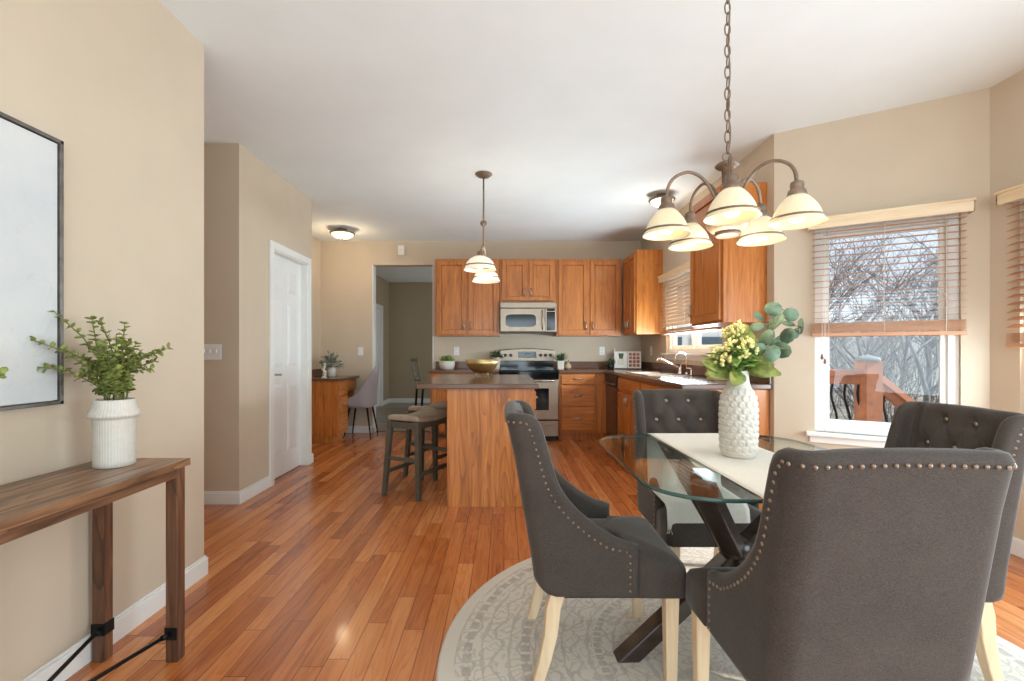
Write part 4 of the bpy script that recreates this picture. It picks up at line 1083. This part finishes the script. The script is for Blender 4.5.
# ribbed vase with greenery
def ribbed(r, z, a, i): return r*(1+.022*math.cos(a*44))*(1 if z > .003 else 1)
vprof = [(r_*.81, z_*.965) for r_, z_ in [(.068, 0), (.0735, .003), (.0745, .02), (.0745, .10), (.0755, .172), (.078, .18), (.091, .184), (.0935, .192), (.090, .204), (.081, .212), (.077, .222), (.0755, .240), (.0745, .2465), (.070, .2475), (.066, .24), (.064, .15), (.001, .145)]]
def console_vase(label, loc):
    t = thing('vase', label, 'vase', loc); MB().lathe(vprof, 132, (0,0,0), ribbed).build('body', 'ceramic_white', t); return t
def greenery(label, loc, seed, spread_dirs):
    t = thing('greenery_stems', label, 'foliage', loc); rg = random.Random(seed); st = MB(); lf = MB()
    for (dx, dy, hgt) in spread_dirs:
        p0 = Vector((rg.uniform(-.03, .03), rg.uniform(-.03, .03), 0)); p1 = Vector((p0.x+dx*.18, p0.y+dy*.18, .10+hgt*.25)); p3 = Vector((dx, dy, .10+hgt)); p2 = (p1+p3)*.5+Vector((0, 0, .025))
        pts = [p0*.5+Vector((0, 0, -.02)), p0+Vector((0, 0, .10)), p1, p2, p3]; fine = []
        for a, b_ in zip(pts, pts[1:]):
            for k in range(5): fine.append(a.lerp(b_, k/5))
        fine.append(pts[-1]); st.tube(fine, [.0022]*(len(fine)-1)+[.0008], 5)
        for i in range(7, len(fine)):
            dd = (fine[i]-fine[i-1]).normalized()
            for s_ in range(3):
                ang = rg.uniform(0, 2*PI); o_ = dd.orthogonal().normalized(); o_.rotate(Matrix.Rotation(ang, 3, dd))
                L = rg.uniform(.017, .029)*(1.05 if i < 16 else .82)
                lf.leaf(fine[i], o_*.9+dd*.45, Vector((rg.uniform(-.5, .5), rg.uniform(-.5, .5), 1)), L, L*.78, .1, 4)
    st.build('stems', 'stem_green', t); lf.build('leaves', 'green_leaf', t, solid=.0007); return t
VC = (-1.40, 1.69, CZT)
console_vase('white ribbed vase at the far end of the console table', VC)
dirs = [(-.13, -.10, .27), (-.16, -.22, .20), (-.10, .06, .25), (-.05, -.04, .25), (0, .05, .24), (.03, -.03, .235), (.06, .03, .20), (.10, 0, .15), (.14, .04, .17), (.19, .03, .185), (.02, -.10, .17), (-.08, -.12, .15), (-.02, .10, .18), (.05, -.08, .13), (-.1, .02, .16), (.1, .08, .13), (-.14, -.17, .10)]
rg = random.Random(41)
dirs += [(rg.uniform(-.16, .13), rg.uniform(-.15, .10), rg.uniform(.05, .22)) for _ in range(16)]
greenery('sprays of small green leaves in the ribbed vase on the console', (VC[0], VC[1], CZT+.152), 5, [(a*(1.0 if a < 0 else .92), b_*.9, c*(1.08 if a < .02 else .92)) for (a, b_, c) in dirs])
VC2 = (-1.385, 1.13, CZT)
console_vase('white ribbed vase at the near end of the console table, out of frame at left', VC2)
greenery('green leaf sprays cut off by the left edge of the picture', (VC2[0], VC2[1], CZT+.152), 9, [(.12, .05, .10), (.115, .02, .06), (.08, -.05, .2), (-.05, 0, .25), (0, -.1, .22), (.05, .05, .24), (-.1, -.1, .2)])

# ------------------------------------------------------------------ stools
def make_stool():
    t = thing('bar_stool', 'x', 'stool')
    hl, hw = .232, .152; NXs, NYs = 14, 10
    vs = []
    def zt(u, v):
        e = max(abs(u), abs(v)); return .625 + .028*u*u + .012*(1-v*v) - .035*max(0, e-.82)**1.2*6*.25
    for side in (0, 1):
        for i in range(NXs+1):
            for j in range(NYs+1):
                u = -1+2*i/NXs; v = -1+2*j/NYs
                vs.append((hl*u, hw*v, zt(u, v) if side == 0 else .585 + .028*u*u*.8))
    M = (NXs+1)*(NYs+1); q = lambda s_, i, j: s_*M + i*(NYs+1)+j; fs = []
    for i in range(NXs):
        for j in range(NYs):
            fs.append((q(0,i,j), q(0,i+1,j), q(0,i+1,j+1), q(0,i,j+1))); fs.append((q(1,i,j), q(1,i,j+1), q(1,i+1,j+1), q(1,i+1,j)))
    for i in range(NXs): fs += [(q(1,i,0), q(1,i+1,0), q(0,i+1,0), q(0,i,0)), (q(0,i,NYs), q(0,i+1,NYs), q(1,i+1,NYs), q(1,i,NYs))]
    for j in range(NYs): fs += [(q(0,0,j), q(0,0,j+1), q(1,0,j+1), q(1,0,j)), (q(1,NXs,j), q(1,NXs,j+1), q(0,NXs,j+1), q(0,NXs,j))]
    MB().add(vs, fs, True).build('seat', 'stool_leather', t, .012, 3)
    lt, lb = {}, {}
    for sx_ in (-1, 1):
        for sy_ in (-1, 1):
            a = Vector((sx_*(hl-.020), sy_*(hw-.020), .604)); b_ = Vector((sx_*(hl+.016), sy_*(hw+.016), 0)); lt[sx_, sy_] = a; lb[sx_, sy_] = b_
            MB().hull8([b_+Vector((x, y, 0)) for x, y in ((-.017,-.017),(.017,-.017),(.017,.017),(-.017,.017))], [a+Vector((x, y, 0)) for x, y in ((-.021,-.021),(.021,-.021),(.021,.021),(-.021,.021))]).build('leg', 'stool_frame', t, .003)
    def pt(k, z): return lb[k].lerp(lt[k], z/.598)
    for (a, b_, z) in (((-1,-1), (-1,1), .30), ((1,-1), (1,1), .30), ((-1,-1), (1,-1), .19), ((-1,1), (1,1), .19)):
        MB().beam(pt(a, z), pt(b_, z), .02, .032).build('stretcher', 'stool_frame', t, .002)
        MB().beam(pt(a, .565), pt(b_, .565), .02, .05).build('apron', 'stool_frame', t, .002)
    return t
st = make_stool()
st['label'] = 'backless saddle stool nearest the camera beside the island'; st.location = (-.705, 3.94, 0); st.rotation_euler = (0, 0, R(64))
s2 = copy_tree(st); s2['label'] = 'backless saddle stool farther along the island, behind the nearer stool'; s2.location = (-.66, 4.53, 0); s2.rotation_euler = (0, 0, R(64))
for o in (st, s2): o['group'] = 'saddle stools along the island'

# ------------------------------------------------------------------ desk chair (shell) facing -x
def shell_chair(label, loc, rz, outer, inner):
    t = thing('desk_chair', label, 'chair', loc, rz)
    N, NR = 28, 14; HW = .235; B = .42
    vs = []; idx = {}
    for i in range(N+1):
        s_ = -1 + 2*i/N; a = s_*R(128)
        # plan curve: ellipse-like tub, back at -y
        px = HW*math.sin(max(-PI/2, min(PI/2, a))); py = -.21*math.cos(max(-PI/2, min(PI/2, a)))
        ex = max(0, abs(a)-PI/2); py += ex*.33
        T = .50 + .44*max(0, math.cos(a*.62))**2.6 if abs(a) < PI/2*1.6 else .5
        for r in range(NR+1):
            z = B + (T-B)*r/NR; bk = max(0, math.cos(a*.7)); yy = py - .10*max(0, z-.5)*bk; xx = px*(1-.12*max(0, z-.55)*2)
            for k, th in (('o', 0), ('i', 1)):
                f = 1-th*.11; idx[k, i, r] = len(vs); vs.append((xx*f, (yy+.0)*f if k == 'o' else yy*f+.012, z))
    fo, fi = [], []
    for i in range(N):
        for r in range(NR):
            fo.append((idx['o',i,r], idx['o',i+1,r], idx['o',i+1,r+1], idx['o',i,r+1])); fi.append((idx['i',i,r], idx['i',i,r+1], idx['i',i+1,r+1], idx['i',i+1,r]))
        fo.append((idx['o',i,NR], idx['o',i+1,NR], idx['i',i+1,NR], idx['i',i,NR]))
    for i in (0, N):
        for r in range(NR): fo.append((idx['o',i,r], idx['o',i,r+1], idx['i',i,r+1], idx['i',i,r]))
    b1 = MB().add(vs, fo, True).build('backrest', outer, t); MB().add(vs, fi, True).build('inner_back', inner, b1)
    pts = [(.20*math.copysign(abs(math.cos(a))**.55, math.cos(a)), .03+.195*math.copysign(abs(math.sin(a))**.55, math.sin(a))) for a in [2*PI*k/32 for k in range(32)]]
    MB().prism(pts, .385, .43, True).build('seat_base', outer, t, .015, 3)
    MB().prism([(x*.93, y*.93) for x, y in pts], .43, .475, True).build('seat', inner, t, .02, 3)
    for sx_ in (-1, 1):
        for sy_ in (-1, 1):
            MB().tube([(sx_*.15, .02+sy_*.13, .39), (sx_*.21, .02+sy_*.20, 0)], [.016, .009], 10).build('leg', 'black_metal', t)
    return t
shell_chair('grey upholstered shell chair with thin black legs at the nook desk', (-1.955, 6.50, 0), R(90), 'desk_fabric_grey', 'desk_fabric_brown').scale = (.86, .9, 1.03)
# far dining chair
t = thing('dining_chair', 'grey slat-back chair in the dark room beyond the doorway', 'chair', (-1.50, 9.35, 0), R(-62))
MB().box(-.22, .22, -.2, .22, .44, .50).build('seat', 'chair_seat_grey', t, .02, 3)
for (x, y) in ((-.19, .19), (.19, .19)): MB().hull8([(x-.014,y-.014,0),(x+.014,y-.014,0),(x+.014,y+.014,0),(x-.014,y+.014,0)], [(x-.022,y-.022,.44),(x+.022,y-.022,.44),(x+.022,y+.022,.44),(x-.022,y+.022,.44)]).build('leg', 'black_metal', t)
for sx_ in (-1, 1):
    MB().beam((sx_*.19, -.18, .44), (sx_*.19, -.21, 0), .035, .035, (0, 1, 0)).build('leg', 'black_metal', t)
bb = MB().beam((-.19, -.19, .48), (-.19, -.30, 1.02), .04, .025, (0, 1, 0)).beam((.19, -.19, .48), (.19, -.30, 1.02), .04, .025, (0, 1, 0)).beam((-.21, -.295, 1.0), (.21, -.295, 1.0), .025, .06).beam((-.19, -.22, .6), (.19, -.22, .6), .02, .04)
for k in range(4): bb.beam((-.115+k*.077, -.215, .6), (-.115+k*.077, -.29, 1.0), .03, .012, (0, 1, 0))
bb.build('backrest', 'chair_seat_grey', t, .004)

# ------------------------------------------------------------------ small items
# gold bowl
t = thing('bowl', 'brushed gold footed bowl on the island worktop', 'bowl', (-.215, 4.62, CT))
MB().lathe([(.001, .028), (.05, .028), (.09, .042), (.13, .075), (.155, .115), (.165, .16), (.161, .1605), (.150, .118), (.125, .08), (.085, .05), (.04, .036), (.001, .034)], 48).build('body', 'gold', t)
for k in range(3):
    a = R(90+120*k); MB().tube([(.06*math.cos(a), .06*math.sin(a), .034), (.07*math.cos(a), .07*math.sin(a), 0)], [.010, .007], 10).build('foot', 'gold', t)
def pot_plant(label, loc, pr, ph, kind, seed, mat, potmat='ceramic_white', square=False, fr=None, fh=None):
    t = thing('potted_plant', label, 'plant', loc); rg = random.Random(seed)
    if square: 
        MB().hull8([(-pr*.85,-pr*.85,0),(pr*.85,-pr*.85,0),(pr*.85,pr*.85,0),(-pr*.85,pr*.85,0)], [(-pr,-pr,ph),(pr,-pr,ph),(pr,pr,ph),(-pr,pr,ph)]).build('pot', potmat, t, .006, 3)
    else: MB().lathe([(pr*.72, 0), (pr*.86, .006), (pr, ph*.5), (pr, ph), (pr*.94, ph), (pr*.9, ph*.8), (.001, ph*.8)], 32).build('pot', potmat, t)
    MB().lathe([(.001, ph*.86), (pr*.9, ph*.84)], 16, caps=False).build('soil', 'soil', t)
    lf = MB(); fr = fr or pr*1.2; fh = fh or pr
    if kind == 'rosette':
        for (cx, cy) in [(rg.uniform(-.5, .5)*pr, rg.uniform(-.5, .5)*pr) for _ in range(7)]:
            for k in range(13):
                a = k*2.4; el = .25+k*.09; d = (math.cos(a)*math.cos(el), math.sin(a)*math.cos(el), math.sin(el)); lf.leaf((cx, cy, ph*.86), d, (0,0,1), fh*.75, fh*.3, -.15, 4)
    elif kind == 'blade':
        for k in range(70):
            a = rg.uniform(0, 2*PI); el = rg.uniform(.6, 1.5); d = (math.cos(a)*math.cos(el), math.sin(a)*math.cos(el), math.sin(el))
            lf.leaf((rg.uniform(-.6, .6)*pr, rg.uniform(-.6, .6)*pr, ph*.85), d, (0,0,1), fh*rg.uniform(.8, 1.2), fh*.13, .18, 4)
    else:
        for k in range(110):
            d = Vector((rg.gauss(0, 1), rg.gauss(0, 1), abs(rg.gauss(.3, .8)))).normalized(); q = rg.uniform(.35, 1)
            p = Vector((d.x*fr*q, d.y*fr*q, ph*.9+d.z*fh*q)); L = fr*rg.uniform(.3, .45)
            lf.leaf(p, d+Vector((0,0,.2)), (rg.uniform(-1,1), rg.uniform(-1,1), 1), L, L*.6, .2, 4)
        for k in range(10):
            a = rg.uniform(0, 2*PI); lf.tube([(0, 0, ph*.8), (math.cos(a)*fr*.6, math.sin(a)*fr*.6, ph+fh*.7)], .002, 5)
    lf.build('foliage', mat, t, solid=.0008)
    return t
pot_plant('succulents in a wide white bowl pot left of the stove', (-.77, 6.36, CT), .105, .115, 'rosette', 1, 'green_bright', fh=.12)
pot_plant('small bushy plant in white pot against the wall, behind the gold bowl', (-.11, 6.58, CT), .058, .16, 'bush', 2, 'green_dark', fr=.085, fh=.10)
pot_plant('grassy plant in a square white pot right of the stove', (.775, 6.45, CT), .048, .115, 'blade', 3, 'green_dark', square=True, fh=.125)
pot_plant('small dark green plant in black pot beside the open cookbook', (1.47, 6.46, CT), .045, .07, 'bush', 4, 'green_dark', 'black_plastic', fr=.06, fh=.09)
pot_plant('dusty green leafy plant in a white pot on the nook desk', (-2.36, 6.42, DZ), .068, .125, 'bush', 6, 'green_dusty', fr=.13, fh=.21)
t = thing('gourd', 'small tan gourd ornament beside the square plant pot', 'ornament', (.875, 6.42, CT))
MB().lathe([(.001, 0), (.03, .004), (.046, .03), (.042, .055), (.026, .075), (.016, .088), (.01, .10), (.001, .102)], 20).build('body', 'gourd_tan', t); MB().tube([(0,0,.1), (.004,0,.115), (.012,0,.125)], .004, 6).build('stem', 'soil', t)
# figurine on desk
t = thing('figurine', 'small white stacked-ball ornament in front of the desk plant', 'ornament', (-2.335, 6.10, DZ))
MB().lathe([(.035, 0), (.036, .01), (.02, .018), (.001, .02)], 20).build('base', 'ceramic_cream', t)
m = MB()
for k in range(5): m.ball((.012*math.sin(k*2.1), .01*math.cos(k*2.1), .04+k*.034), .026-.002*k, 12, 8)
m.build('balls', 'ceramic_cream', t)
# carved wall panel
t = thing('wall_panel', 'narrow carved brown wall panel above the nook desk', 'wall decor', (-2.62, 6.10, 1.47), R(90))
MB().box(-.15, .15, -.02, -.002, -.33, .33).build('backing', 'art_brown', t, .002)
m = MB(); rg = random.Random(11)
for i in range(3):
    for j in range(7):
        cx, cz = -.1+i*.1, -.285+j*.095; m.tube([(cx+.036*math.cos(2*PI*k/14), -.024, cz+.036*math.sin(2*PI*k/14)) for k in range(14)], .008, 6, True)
        if (i+j) % 2 == 0: m.ball((cx, -.024, cz), .018, 8, 5)
m.build('carving', 'gourd_tan', t)
# cookbook
t = thing('cookbook', 'open cookbook propped up in the kitchen corner', 'book', (1.69, 6.44, CT), R(-16))
t.scale = (1.1, 1, 1.12)
def page(x0, x1, ang, y0):
    m = MB(); c, s_ = math.cos(R(18)), math.sin(R(18)); 
    def P_(x, z, t_): 
        return (x, y0 + z*s_ + t_ + abs(x)*ang, .012+z*c)
    m.hull8([P_(x0,0,0), P_(x1,0,0), P_(x1,0,.012), P_(x0,0,.012)], [P_(x0,.215,0), P_(x1,.215,0), P_(x1,.215,.012), P_(x0,.215,.012)]); return m, P_
m, P_ = page(-.16, -.002, -.18, 0); lp = m.build('left_page', 'page_white', t)
MB().hull8([P_(-.125,.045,-.002), P_(-.035,.045,-.002), P_(-.035,.045,.002), P_(-.125,.045,.002)], [P_(-.12,.115,-.002), P_(-.04,.115,-.002), P_(-.04,.115,.002), P_(-.12,.115,.002)]).build('page_picture', 'ceramic_cream', lp)
MB().hull8([P_(-.10,.12,-.002), P_(-.055,.12,-.002), P_(-.055,.12,.002), P_(-.10,.12,.002)], [P_(-.11,.19,-.002), P_(-.045,.19,-.002), P_(-.045,.19,.002), P_(-.11,.19,.002)]).build('page_picture', 'green_dark', lp)
m, P_ = page(.002, .165, -.18, 0); rp = m.build('right_page', 'page_white', t)
for i in range(3):
    for j in range(4):
        a, c = .018+i*.046, .02+j*.047; MB().hull8([P_(a,c,-.002), P_(a+.036,c,-.002), P_(a+.036,c,.002), P_(a,c,.002)], [P_(a,c+.036,-.002), P_(a+.036,c+.036,-.002), P_(a+.036,c+.036,.002), P_(a,c+.036,.002)]).build('page_picture', 'page_print', rp)
MB().box(-.15, .15, -.05, .05, 0, .012).beam((0, .06, .01), (0, .075, .16), .06, .008).build('stand', 'black_metal', t)
# candle stand
t = thing('candle_holder', 'thin pale candle stick behind the cookbook', 'candle', (1.56, 6.63, CT))
MB().lathe([(.03, 0), (.03, .006), (.007, .014), (.006, .14), (.014, .15), (.014, .155)], 16).build('holder', 'nickel', t); MB().lathe([(.009, .155), (.008, .29), (.001, .292)], 12).build('candle', 'page_white', t)
# box
t = thing('wooden_box', 'pale tan box on the worktop at the near end of the sink', 'box', (1.80, 3.93, CT), R(8))
MB().box(-.075, .075, -.065, .065, 0, .095).build('body', 'box_tan', t, .004); MB().box(-.078, .078, -.068, .068, .098, .118).build('lid', 'box_tan', t, .004)
# outlets, switches, chime
def plate(name, label, cat, loc, rz, w_, h_, toggles, kind='switch'):
    t = thing(name, label, cat, loc, rz)
    MB().box(-w_/2, w_/2, -.007, -.0005, -h_/2, h_/2).build('cover_plate', 'plastic_white', t, .003)
    for k in range(toggles):
        x = (k-(toggles-1)/2)*.046
        if kind == 'switch': MB().box(x-.006, x+.006, -.02, -.006, -.004, .02).build('toggle', 'plastic_white', t, .002)
        else:
            for z in (-.022, .022): 
                q = MB().box(x-.016, x+.016, -.0095, -.006, z-.014, z+.014).build('receptacle', 'plastic_white', t, .003); MB().box(x-.008, x-.005, -.0102, -.009, z-.004, z+.007).box(x+.005, x+.008, -.0102, -.009, z-.004, z+.007).build('slot', 'black_plastic', q)
plate('light_switch', 'triple white light switch on the dark brown wall beside the pantry', 'switch', (-2.225, 3.567, 1.155), 0, .165, .118, 3)
plate('light_switch', 'white light switch left of the open doorway on the back wall', 'switch', (-2.05, YB, 1.165), 0, .075, .118, 1)
plate('power_outlet', 'white outlet on the back wall above the succulents', 'outlet', (-.68, YB, 1.17), 0, .075, .118, 1, 'o')
plate('power_outlet', 'white outlet on the back wall left of the cookbook', 'outlet', (1.40, YB, 1.17), 0, .075, .118, 1, 'o')
plate('power_outlet', 'white outlet on the right wall between the corner cabinet and the sink window', 'outlet', (XR, 6.25, 1.17), R(-90), .075, .118, 1, 'o')
t = thing('door_chime', 'small white chime box high on the back wall above the doorway', 'door chime', (-1.465, YB, 2.61))
MB().box(-.045, .045, -.04, -.001, -.075, .06).build('cover', 'plastic_white', t, .006); MB().box(-.02, .02, -.043, -.038, -.05, .035).build('grille', 'page_white', t, .002)

# ------------------------------------------------------------------ outside
struct(MB().prism([(3.06, -3), (8, -3), (8, 7.5), (2.12, 7.5), (2.12, 3.55), (3.06, 2.9)], -.16, -.1).build('deck', 'deck_boards'), 'wooden deck outside the bay window', 'deck')
gn = MB(); NG = 40
vs = []
for i in range(NG+1):
    for j in range(NG+1):
        x = -60 + 160*i/NG; y = -50 + 170*j/NG; rr = math.hypot(x-2, y-3)
        vs.append((x, y, -1.2 + max(0, rr-18)*.045 + .25*math.sin(x*.21)*math.cos(y*.17)))
gn.add(vs, [(i*(NG+1)+j, (i+1)*(NG+1)+j, (i+1)*(NG+1)+j+1, i*(NG+1)+j+1) for i in range(NG) for j in range(NG)], True)
struct(gn.build('ground', 'winter_grass'), 'pale winter lawn rising behind the house', 'lawn')
# deck railing
def post(mbp, x, y, z0, z1, s=.066): mbp.box(x-s, x+s, y-s, y+s, z0, z1)
PXo, PYo = 2.93, 3.78
t = thing('deck_railing', 'cedar deck railing with grey capped post outside the dining window', 'railing', (PXo, PYo, -.1))
p_ = MB(); post(p_, PXo, PYo, -.1, 1.08); pp = p_.build('post', 'deck_cedar', t, .004, world=True)
MB().lathe([(.105, 1.08), (.105, 1.10), (.09, 1.112), (.001, 1.135)], 4, (PXo, PYo, 0)).build('post_cap', 'cap_grey', pp, world=True).modifiers.clear()
DX0, DYf = 2.16, 3.95
MB().beam((PXo, PYo, .985), (2.2, 3.98, .985), .09, .05).beam((PXo, PYo, .93), (2.2, 3.98, .93), .04, .07).build('top_rail', 'deck_cedar', t, .004, world=True)
MB().beam((PXo, PYo, .06), (2.2, 3.98, .06), .04, .08).build('bottom_rail', 'deck_cedar', t, .004, world=True)
for k in range(8):
    u = (k+.6)/8.2; x = PXo+(2.2-PXo)*u; y = PYo+(3.98-PYo)*u
    MB().tube([(x+.024*math.sin(q*PI/4), y, .06+.87*q/16) for q in range(17)], .009, 7).build('baluster', 'black_metal', t, world=True)
t = thing('stair_railing', 'cedar stair rail sloping down from the deck post', 'railing', (PXo+.5, PYo, -.4))
e = Vector((PXo+1.5, PYo+.25, -.05)); s0 = Vector((PXo+.06, PYo+.02, .965))
MB().beam(s0, e, .09, .05).beam(s0-Vector((0,0,.06)), e-Vector((0,0,.06)), .04, .07).build('top_rail', 'deck_cedar', t, .004, world=True)
MB().beam(s0-Vector((0,0,.85)), e-Vector((0,0,.85)), .04, .08).build('bottom_rail', 'deck_cedar', t, .004, world=True)
for k in range(8):
    u = (k+.6)/8; p = s0.lerp(e, u)
    MB().tube([(p.x+.016*math.sin(q*PI/4), p.y, p.z-.85+.80*q/16) for q in range(17)], .009, 7).build('baluster', 'black_metal', t, world=True)
m = MB(); post(m, e.x, e.y, -1.3, .1); m.build('post', 'deck_cedar', t, .004, world=True)
# bare trees
def bare_tree(seed, hgt, spread):
    rg = random.Random(seed); m = MB()
    def grow(p, d, L, r, lev):
        n = 4; pts = [p]; rad = [r]
        for k in range(n):
            d = (d + Vector((rg.gauss(0, .12), rg.gauss(0, .12), rg.gauss(.03, .06)))).normalized(); p = p + d*(L/n); pts.append(p); rad.append(r*(1-.55*(k+1)/n))
        m.tube(pts, rad, 6 if lev < 2 else 4)
        if lev >= 4: return
        nb = 5 if lev < 2 else 4
        for k in range(nb):
            u = rg.uniform(.35, 1.0) if lev else rg.uniform(.3, 1.0); i = min(n-1, int(u*n)); q = pts[i].lerp(pts[i+1], u*n-i)
            ax = Vector((rg.gauss(0, 1), rg.gauss(0, 1), rg.uniform(-.1, .7)*.6)).normalized(); nd = (d*(.75) + ax*spread).normalized()
            grow(q, nd, L*rg.uniform(.5, .72), max(.005, r*.52*(1.1-u*.4)), lev+1)
    grow(Vector((0, 0, -.2)), Vector((0, 0, 1)), hgt*.42, hgt*.011, 0)
    return m
tm = []
for sd in range(4):
    o = bare_tree(20+sd, 7.5, .75).build('bare_tree', 'bark'); tm.append(o)
tp = [(4.7, 6.6, 4.6, .62), (6.6, 8.4, .3, .8), (5.6, 9.5, 1.2, .9), (8.2, 10.2, 2.2, 1.0), (10.5, 11.5, 3.0, 1.0), (7.4, 12.5, 4.0, 1.1), (12.5, 14.0, 5.0, 1.2), (9.6, 15.5, .8, 1.15), (15.5, 15.5, 1.7, 1.3), (18, 19, 2.7, 1.3),
      (13.0, 20.0, 3.3, 1.3), (12, 9.0, 5.6, 1.1), (15, 11, .2, 1.2), (19, 14, 2.0, 1.3), (10, 6.5, 4.4, 1.0), (9.5, 21, 1.0, 1.2), (11.5, 27, 2.5, 1.4), (15.0, 18.0, 3.7, 1.1)]
tl = ['thin bare winter tree close behind the deck post', 'bare winter tree in the woods seen through the windows']
for i, (x, y, a, sc) in enumerate(tp):
    o = tm[i % 4] if i < 4 else tm[i % 4].copy()
    if i >= 4: COL.objects.link(o)
    zz = -1.2 + max(0, math.hypot(x-2, y-3)-18)*.045
    o.location = (x, y, zz-.05); o.rotation_euler = (0, 0, a); o.scale = (sc, sc, sc)
    tag(o, tl[0] if i == 0 else tl[1], 'tree', 'bare trees outside')
# thicket
rg = random.Random(77); m = MB()
for k in range(1500):
    a = R(rg.uniform(5, 80)); d = rg.uniform(16, 32); x, y = 1+d*math.cos(a)*.95, 3+d*math.sin(a)
    if 4 < x < 11 and y > 15: continue
    z = -1.3+max(0, math.hypot(x-2, y-3)-18)*.045; L = rg.uniform(1.4, 4.2)
    p = Vector((x, y, z)); q = p + Vector((rg.gauss(0, .35), rg.gauss(0, .35), L*.55)); r_ = q + Vector((rg.gauss(0, .4), rg.gauss(0, .4), L*.45))
    m.tube([p, q, r_], [.013, .009, .004], 3)
    for j in range(3):
        s_ = q.lerp(r_, rg.uniform(-.3, .8)); m.tube([s_, s_+Vector((rg.gauss(0, .4), rg.gauss(0, .4), rg.uniform(.2, .9)))], [.009, .003], 3)
tag(m.build('undergrowth', 'bark'), 'tangle of bare brush at the edge of the lawn', 'brush', None, 'stuff')
# neighbouring house
t = thing('house', 'pale sided neighbouring house seen through the sink window', 'house', (7.6, 19.5, -1))
MB().box(5.0, 10.2, 17, 22, -1.2, 4.2).build('wall', 'house_siding', t, world=True)
MB().add([(4.7, 16.6, 4.2), (10.5, 16.6, 4.2), (10.5, 22.4, 4.2), (4.7, 22.4, 4.2), (4.7, 19.5, 6.4), (10.5, 19.5, 6.4)], [(0,1,5,4), (2,3,4,5), (1,2,5), (3,0,4), (3,2,1,0)]).build('roof', 'house_roof', t, world=True)
for (x, z) in ((5.5, .5), (7.0, .5), (8.5, .5), (5.5, 2.5), (7.0, 2.5), (8.5, 2.5)):
    f = MB().box(x-.1, x+1.0, 16.93, 17.0, z-.1, z+1.3).build('window', 'white_trim', t, world=True); MB().box(x, x+.9, 16.9, 16.95, z, z+1.2).build('pane', 'dark_void', f, world=True)
